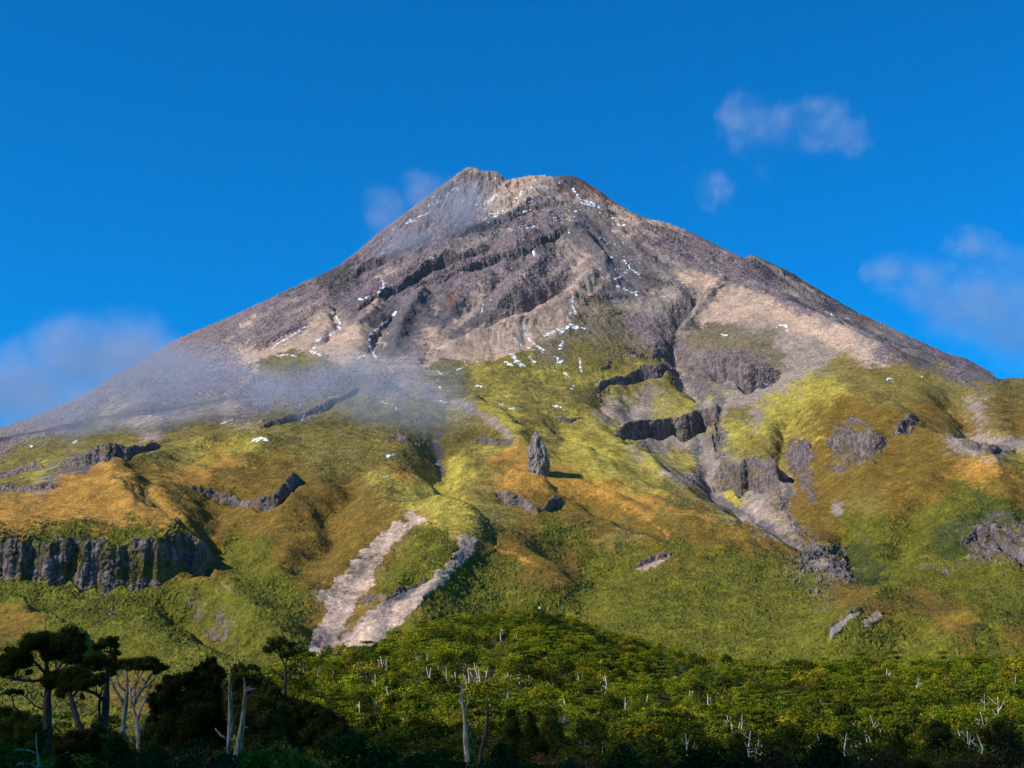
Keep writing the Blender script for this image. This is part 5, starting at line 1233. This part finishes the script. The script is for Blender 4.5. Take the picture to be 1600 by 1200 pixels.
# ------------------------------------------------------------------ white survey beacon on the hill crest
X, Y = near_hit(843.5, 957, .9); zb = float(floor_z(X, Y)); bt = pt(843.5, 948.5, Y).z - zb
M_WHITE, nt, b = node_mat('white_paint'); b.inputs['Roughness'].default_value = .5
tc = nt.nodes.new('ShaderNodeTexCoord'); n = nt.nodes.new('ShaderNodeTexNoise'); n.inputs['Scale'].default_value = 2.5
rp = nt.nodes.new('ShaderNodeValToRGB'); rp.color_ramp.elements[0].color = (.72, .72, .7, 1); rp.color_ramp.elements[1].color = (.85, .85, .84, 1)
link(nt, tc.outputs['Object'], n.inputs['Vector']); link(nt, n.outputs['Fac'], rp.inputs['Fac']); link(nt, rp.outputs[0], b.inputs['Base Color'])
M_POLE, nt, b = node_mat('dark_pole'); b.inputs['Base Color'].default_value = (.05, .05, .05, 1)
bk = tag(bpy.data.objects.new('survey_beacon', None), 'small white survey beacon on the crest of the forested hill', 'beacon'); scene.collection.objects.link(bk); bk.location = (X, Y, zb)
def drum(name, prof, mat, sides=14):
    vs = [Vector((r * math.cos(2 * math.pi * k / sides), r * math.sin(2 * math.pi * k / sides), z)) for r, z in prof for k in range(sides)]
    fs = [(i * sides + k, i * sides + (k + 1) % sides, (i + 1) * sides + (k + 1) % sides, (i + 1) * sides + k) for i in range(len(prof) - 1) for k in range(sides)]
    fs += [tuple(range(sides))[::-1], tuple((len(prof) - 1) * sides + k for k in range(sides))]
    me = bpy.data.meshes.new(name); me.from_pydata(vs, [], fs); me.materials.append(mat); return add(name, me, bk)
drum('base', [(1.0, -.3), (.95, bt * .3), (.6, bt * .62), (.45, bt * .7)], M_WHITE)
drum('pole', [(.07, bt * .7), (.07, bt * 1.05)], M_POLE)
drum('vane', [(.2, bt * .82), (.42, bt * .86), (.42, bt * .97), (.15, bt * 1.02)], M_WHITE)
import bmesh
# ------------------------------------------------------------------ sun direction, clouds, mist, haze
SUN_AZ = math.radians(SUNAZ)      # degrees to the left of the view direction (behind the camera when > 90)
SUN_EL = math.radians(SUNEL)
sd = Vector((-math.sin(SUN_AZ) * math.cos(SUN_EL), math.cos(SUN_AZ) * math.cos(SUN_EL), math.sin(SUN_EL)))

def cloud_volume(name, Y0, lobes, dens, kind_tags, color=(.74, .83, 1), scale=1.0, thick=1.0, nz=(.42, .62), seed=0, warp=110, low=.4):
    """lobes: pixel centre, pixel radii, weight; one volume whose density is the sum of soft lobes broken by noise"""
    s = Y0 / F
    cu = sum(l[0] for l in lobes) / len(lobes); cv = sum(l[1] for l in lobes) / len(lobes); C = pt(cu, cv, Y0)
    LB = []
    for l in lobes:
        u, v, rx, ry, wt_ = l[:5]; Yl = l[5] if len(l) > 5 else Y0; k = Yl / F
        LB.append((pt(u, v, Yl) - C, Vector((rx * k, max(rx, ry) * k * thick, ry * k)), wt_))
    bm = bmesh.new(); bmesh.ops.create_icosphere(bm, subdivisions=4, radius=1)
    for vt in bm.verts:                                   # star-shaped hull round the lobes
        d = vt.co.normalized(); best = 20.0
        for c, r, _ in LB:
            o = Vector((-c.x / r.x, -c.y / r.y, -c.z / r.z)); e = Vector((d.x / r.x, d.y / r.y, d.z / r.z))
            A = e.dot(e); B_ = o.dot(e); D = B_ * B_ - A * (o.dot(o) - 1)
            if D > 0: best = max(best, (-B_ + math.sqrt(D)) / A)
        vt.co = d * best
    for _ in range(2): bmesh.ops.smooth_vert(bm, verts=bm.verts, factor=.5, use_axis_x=True, use_axis_y=True, use_axis_z=True)
    me = bpy.data.meshes.new(name); bm.to_mesh(me); bm.free(); me.shade_smooth()
    m = bpy.data.materials.new('cloud_vapour'); m.use_nodes = True; nt = m.node_tree; nt.nodes.clear()
    out = nt.nodes.new('ShaderNodeOutputMaterial'); pv = nt.nodes.new('ShaderNodeVolumePrincipled')
    pv.inputs['Color'].default_value = color + (1,); pv.inputs['Anisotropy'].default_value = .2
    tc = nt.nodes.new('ShaderNodeTexCoord'); acc = None
    # ragged edges: the lobes are looked up at noise-shifted places
    nw_ = nt.nodes.new('ShaderNodeTexNoise'); nw_.inputs['Scale'].default_value = 1 / (70 * scale); nw_.inputs['Detail'].default_value = 4
    ad = nt.nodes.new('ShaderNodeVectorMath'); ad.operation = 'ADD'; ad.inputs[1].default_value = (seed * 131.0, seed * 37.0, 0)
    link(nt, tc.outputs['Object'], ad.inputs[0]); link(nt, ad.outputs[0], nw_.inputs['Vector'])
    sb = nt.nodes.new('ShaderNodeVectorMath'); sb.operation = 'SUBTRACT'; sb.inputs[1].default_value = (.5, .5, .5); link(nt, nw_.outputs['Color'], sb.inputs[0])
    sc_n = nt.nodes.new('ShaderNodeVectorMath'); sc_n.operation = 'SCALE'; sc_n.inputs['Scale'].default_value = warp * scale; link(nt, sb.outputs[0], sc_n.inputs[0])
    wp = nt.nodes.new('ShaderNodeVectorMath'); wp.operation = 'ADD'; link(nt, tc.outputs['Object'], wp.inputs[0]); link(nt, sc_n.outputs[0], wp.inputs[1])
    for c, r, wt_ in LB:
        su_ = nt.nodes.new('ShaderNodeVectorMath'); su_.operation = 'SUBTRACT'; su_.inputs[1].default_value = c
        dv = nt.nodes.new('ShaderNodeVectorMath'); dv.operation = 'DIVIDE'; dv.inputs[1].default_value = r
        ln = nt.nodes.new('ShaderNodeVectorMath'); ln.operation = 'LENGTH'
        link(nt, wp.outputs[0], su_.inputs[0]); link(nt, su_.outputs[0], dv.inputs[0]); link(nt, dv.outputs[0], ln.inputs[0])
        mr = nt.nodes.new('ShaderNodeMapRange'); mr.interpolation_type = 'SMOOTHSTEP'; mr.inputs['From Min'].default_value = .95; mr.inputs['From Max'].default_value = .15; mr.inputs['To Max'].default_value = wt_
        link(nt, ln.outputs['Value'], mr.inputs['Value'])
        if acc is None: acc = mr.outputs['Result']
        else:
            a2 = nt.nodes.new('ShaderNodeMath'); a2.operation = 'MAXIMUM'; link(nt, acc, a2.inputs[0]); link(nt, mr.outputs['Result'], a2.inputs[1]); acc = a2.outputs[0]
    nn_ = nt.nodes.new('ShaderNodeTexNoise'); nn_.inputs['Scale'].default_value = 1 / (150 * scale); nn_.inputs['Detail'].default_value = 5; nn_.inputs['Roughness'].default_value = .55
    link(nt, ad.outputs[0], nn_.inputs['Vector'])
    mr = nt.nodes.new('ShaderNodeMapRange'); mr.inputs['From Min'].default_value = nz[0]; mr.inputs['From Max'].default_value = nz[1]; mr.inputs['To Min'].default_value = low; link(nt, nn_.outputs['Fac'], mr.inputs['Value'])
    m1 = nt.nodes.new('ShaderNodeMath'); m1.operation = 'MULTIPLY'; link(nt, acc, m1.inputs[0]); link(nt, mr.outputs['Result'], m1.inputs[1])
    m2 = nt.nodes.new('ShaderNodeMath'); m2.operation = 'MULTIPLY'; m2.inputs[1].default_value = dens; link(nt, m1.outputs[0], m2.inputs[0])
    link(nt, m2.outputs[0], pv.inputs['Density']); link(nt, pv.outputs[0], out.inputs['Volume'])
    me.materials.append(m)
    o = bpy.data.objects.new(name, me); scene.collection.objects.link(o); o.location = C
    for k, v in kind_tags.items(): o[k] = v
    return o

if AIR:
    cloud_volume('mist', 2640, [(40,600,130,90,.9),(120,560,120,95,1),(200,545,110,80,1),(250,600,180,95,.62,2440),(350,595,160,88,.55,2400),(120,645,190,75,.5,2450),(-100,610,150,90,.9)], MISTD, {'kind': 'stuff'}, scale=1.0, thick=.8, seed=1, color=(.72, .81, 1))
    cloud_volume('mist', 2260, [(455,612,130,75,.55,2330),(545,600,120,80,.6,2290),(635,615,120,95,.8,2220),(690,640,80,60,.5,2180)], MISTD, {'kind': 'stuff'}, scale=.9, thick=.8, seed=7, color=(.72, .81, 1))
    cloud_volume('mist', 3950, [(600,325,50,55,.8),(660,295,50,45,.8),(720,330,100,70,.6),(650,400,100,90,.8),(620,500,120,90,.7)], MISTD * .8, {'kind': 'stuff'}, scale=.8, thick=.8, seed=2)
    cloud_volume('cloud', 6400, [(1160,190,55,75,1),(1210,195,70,60,.9),(1280,195,80,60,1),(1330,215,55,48,1)], CLD, {'label': 'faint violet cloud wisp high in the blue sky, largest above the summit ridge', 'category': 'cloud'}, scale=1.3, thick=.7, seed=3, warp=190, low=.15, nz=(.43, .6))
    cloud_volume('cloud', 6400, [(1120,296,42,48,1),(1190,262,22,40,.45),(1063,262,12,18,.6)], CLD * 1.0, {'label': 'small round faint cloud wisp below the larger wisp', 'category': 'cloud'}, scale=1.0, thick=.7, seed=4, warp=190, low=.15, nz=(.43, .6))
    cloud_volume('cloud', 6400, [(1385,422,80,40,1),(1445,445,90,62,1),(1525,480,125,85,1),(1600,500,125,120,1),(1515,380,55,42,1),(1570,408,70,46,.9),(1700,520,140,120,1)], CLD, {'label': 'pale grey cloud bank drifting in over the right flank of the mountain', 'category': 'cloud'}, scale=1.3, thick=.6, seed=5, warp=190, low=.4, nz=(.42, .6))

# cloud whose shadow lies on the near trees (above and behind the camera, out of the picture)
M_CLOUD = bpy.data.materials.new('cloud_white'); M_CLOUD.use_nodes = True; nt = M_CLOUD.node_tree; nt.nodes.clear()
out = nt.nodes.new('ShaderNodeOutputMaterial'); pv = nt.nodes.new('ShaderNodeVolumePrincipled'); pv.inputs['Color'].default_value = (1, 1, 1, 1); pv.inputs['Density'].default_value = CLOUDD; link(nt, pv.outputs[0], out.inputs['Volume'])
def shade_cloud(lumps, alt):
    """lumps: centre and radii of the shadow on the ground (x, y, rx, ry, ground height)"""
    bm = bmesh.new()
    for x0, y0, rx, ry, z0 in lumps:
        k = (alt - z0) / sd.z; c = Vector((x0, y0, z0)) + sd * k
        g = bmesh.ops.create_icosphere(bm, subdivisions=4, radius=1)
        for vt in g['verts']:
            d = vt.co.copy(); q = 1 + .16 * float(n3(d.x * 2 + x0, d.y * 2 + y0, d.z * 2)) + .08 * float(n3(d.x * 5 + x0, d.y * 5, d.z * 5))
            vt.co = c + Vector((d.x * rx * q, d.y * ry * q, d.z * min(rx, ry) * .32 * q))
    me = bpy.data.meshes.new('cloud'); bm.to_mesh(me); bm.free(); me.shade_smooth(); me.materials.append(M_CLOUD)
    o = bpy.data.objects.new('cloud', me); scene.collection.objects.link(o); o['kind'] = 'stuff'
if SHADE:
    shade_cloud([(-330,130,140,170,0),(-210,150,130,150,0),(-100,150,120,150,0),(0,155,120,160,0),(100,145,120,150,0),(190,135,120,145,0),(290,125,130,140,0),(-150,-60,240,200,0),(100,-60,240,200,0),(-60,270,40,42,0),(-150,270,50,40,0)], 2000)

if AIR:
    # even air between the camera and the mountain
    hz = bpy.data.meshes.new('haze'); bm = bmesh.new(); bmesh.ops.create_cube(bm, size=1)
    for vt in bm.verts: vt.co = Vector((vt.co.x * 6400, 2450 + vt.co.y * 5700, (vt.co.z + .5) * 1875 - 77))
    bm.to_mesh(hz); bm.free()
    m = bpy.data.materials.new('haze_air'); m.use_nodes = True; nt = m.node_tree; nt.nodes.clear()
    out = nt.nodes.new('ShaderNodeOutputMaterial'); pv = nt.nodes.new('ShaderNodeVolumePrincipled'); pv.inputs['Color'].default_value = HAZEC + (1,); pv.inputs['Density'].default_value = HAZED
    link(nt, pv.outputs[0], out.inputs['Volume']); hz.materials.append(m)
    ho = bpy.data.objects.new('haze', hz); scene.collection.objects.link(ho); ho['kind'] = 'stuff'
# ------------------------------------------------------------------ camera, sun, sky
cam = bpy.data.cameras.new('camera'); cam.sensor_width = 36; cam.lens = F * 36 / 1600
cam.clip_start = .5; cam.clip_end = 60000
co = bpy.data.objects.new('camera', cam); scene.collection.objects.link(co)
co.location = (0, 0, 0); co.rotation_euler = (math.pi / 2 + TH, 0, 0)
scene.camera = co

sun = bpy.data.lights.new('sun', 'SUN'); sun.energy = SUNPOW; sun.angle = math.radians(.5); sun.color = (1, .95, .87)
so = bpy.data.objects.new('sun', sun); scene.collection.objects.link(so)
so.rotation_euler = sd.to_track_quat('Z', 'Y').to_euler(); so.location = (-300, -300, 500)

w = bpy.data.worlds.new('World'); scene.world = w; w.use_nodes = True
nt = w.node_tree; bg = nt.nodes['Background']
sky = nt.nodes.new('ShaderNodeTexSky'); sky.sky_type = 'NISHITA'; sky.sun_disc = False
sky.sun_elevation = SUN_EL; sky.sun_rotation = -SUN_AZ
sky.altitude = 1500; sky.air_density = 1.0; sky.dust_density = 0.1; sky.ozone_density = 3.0
hs = nt.nodes.new('ShaderNodeHueSaturation'); hs.inputs['Saturation'].default_value = SKYSAT; hs.inputs['Value'].default_value = 1.03; hs.inputs['Hue'].default_value = .505
nt.links.new(sky.outputs[0], hs.inputs['Color']); nt.links.new(hs.outputs[0], bg.inputs['Color'])
bg.inputs['Strength'].default_value = SKYPOW
scene.view_settings.view_transform = 'Standard'; scene.view_settings.look = 'None'
scene.view_settings.exposure = EXPO; scene.view_settings.gamma = 1
scene.cycles.volume_step_rate = .6
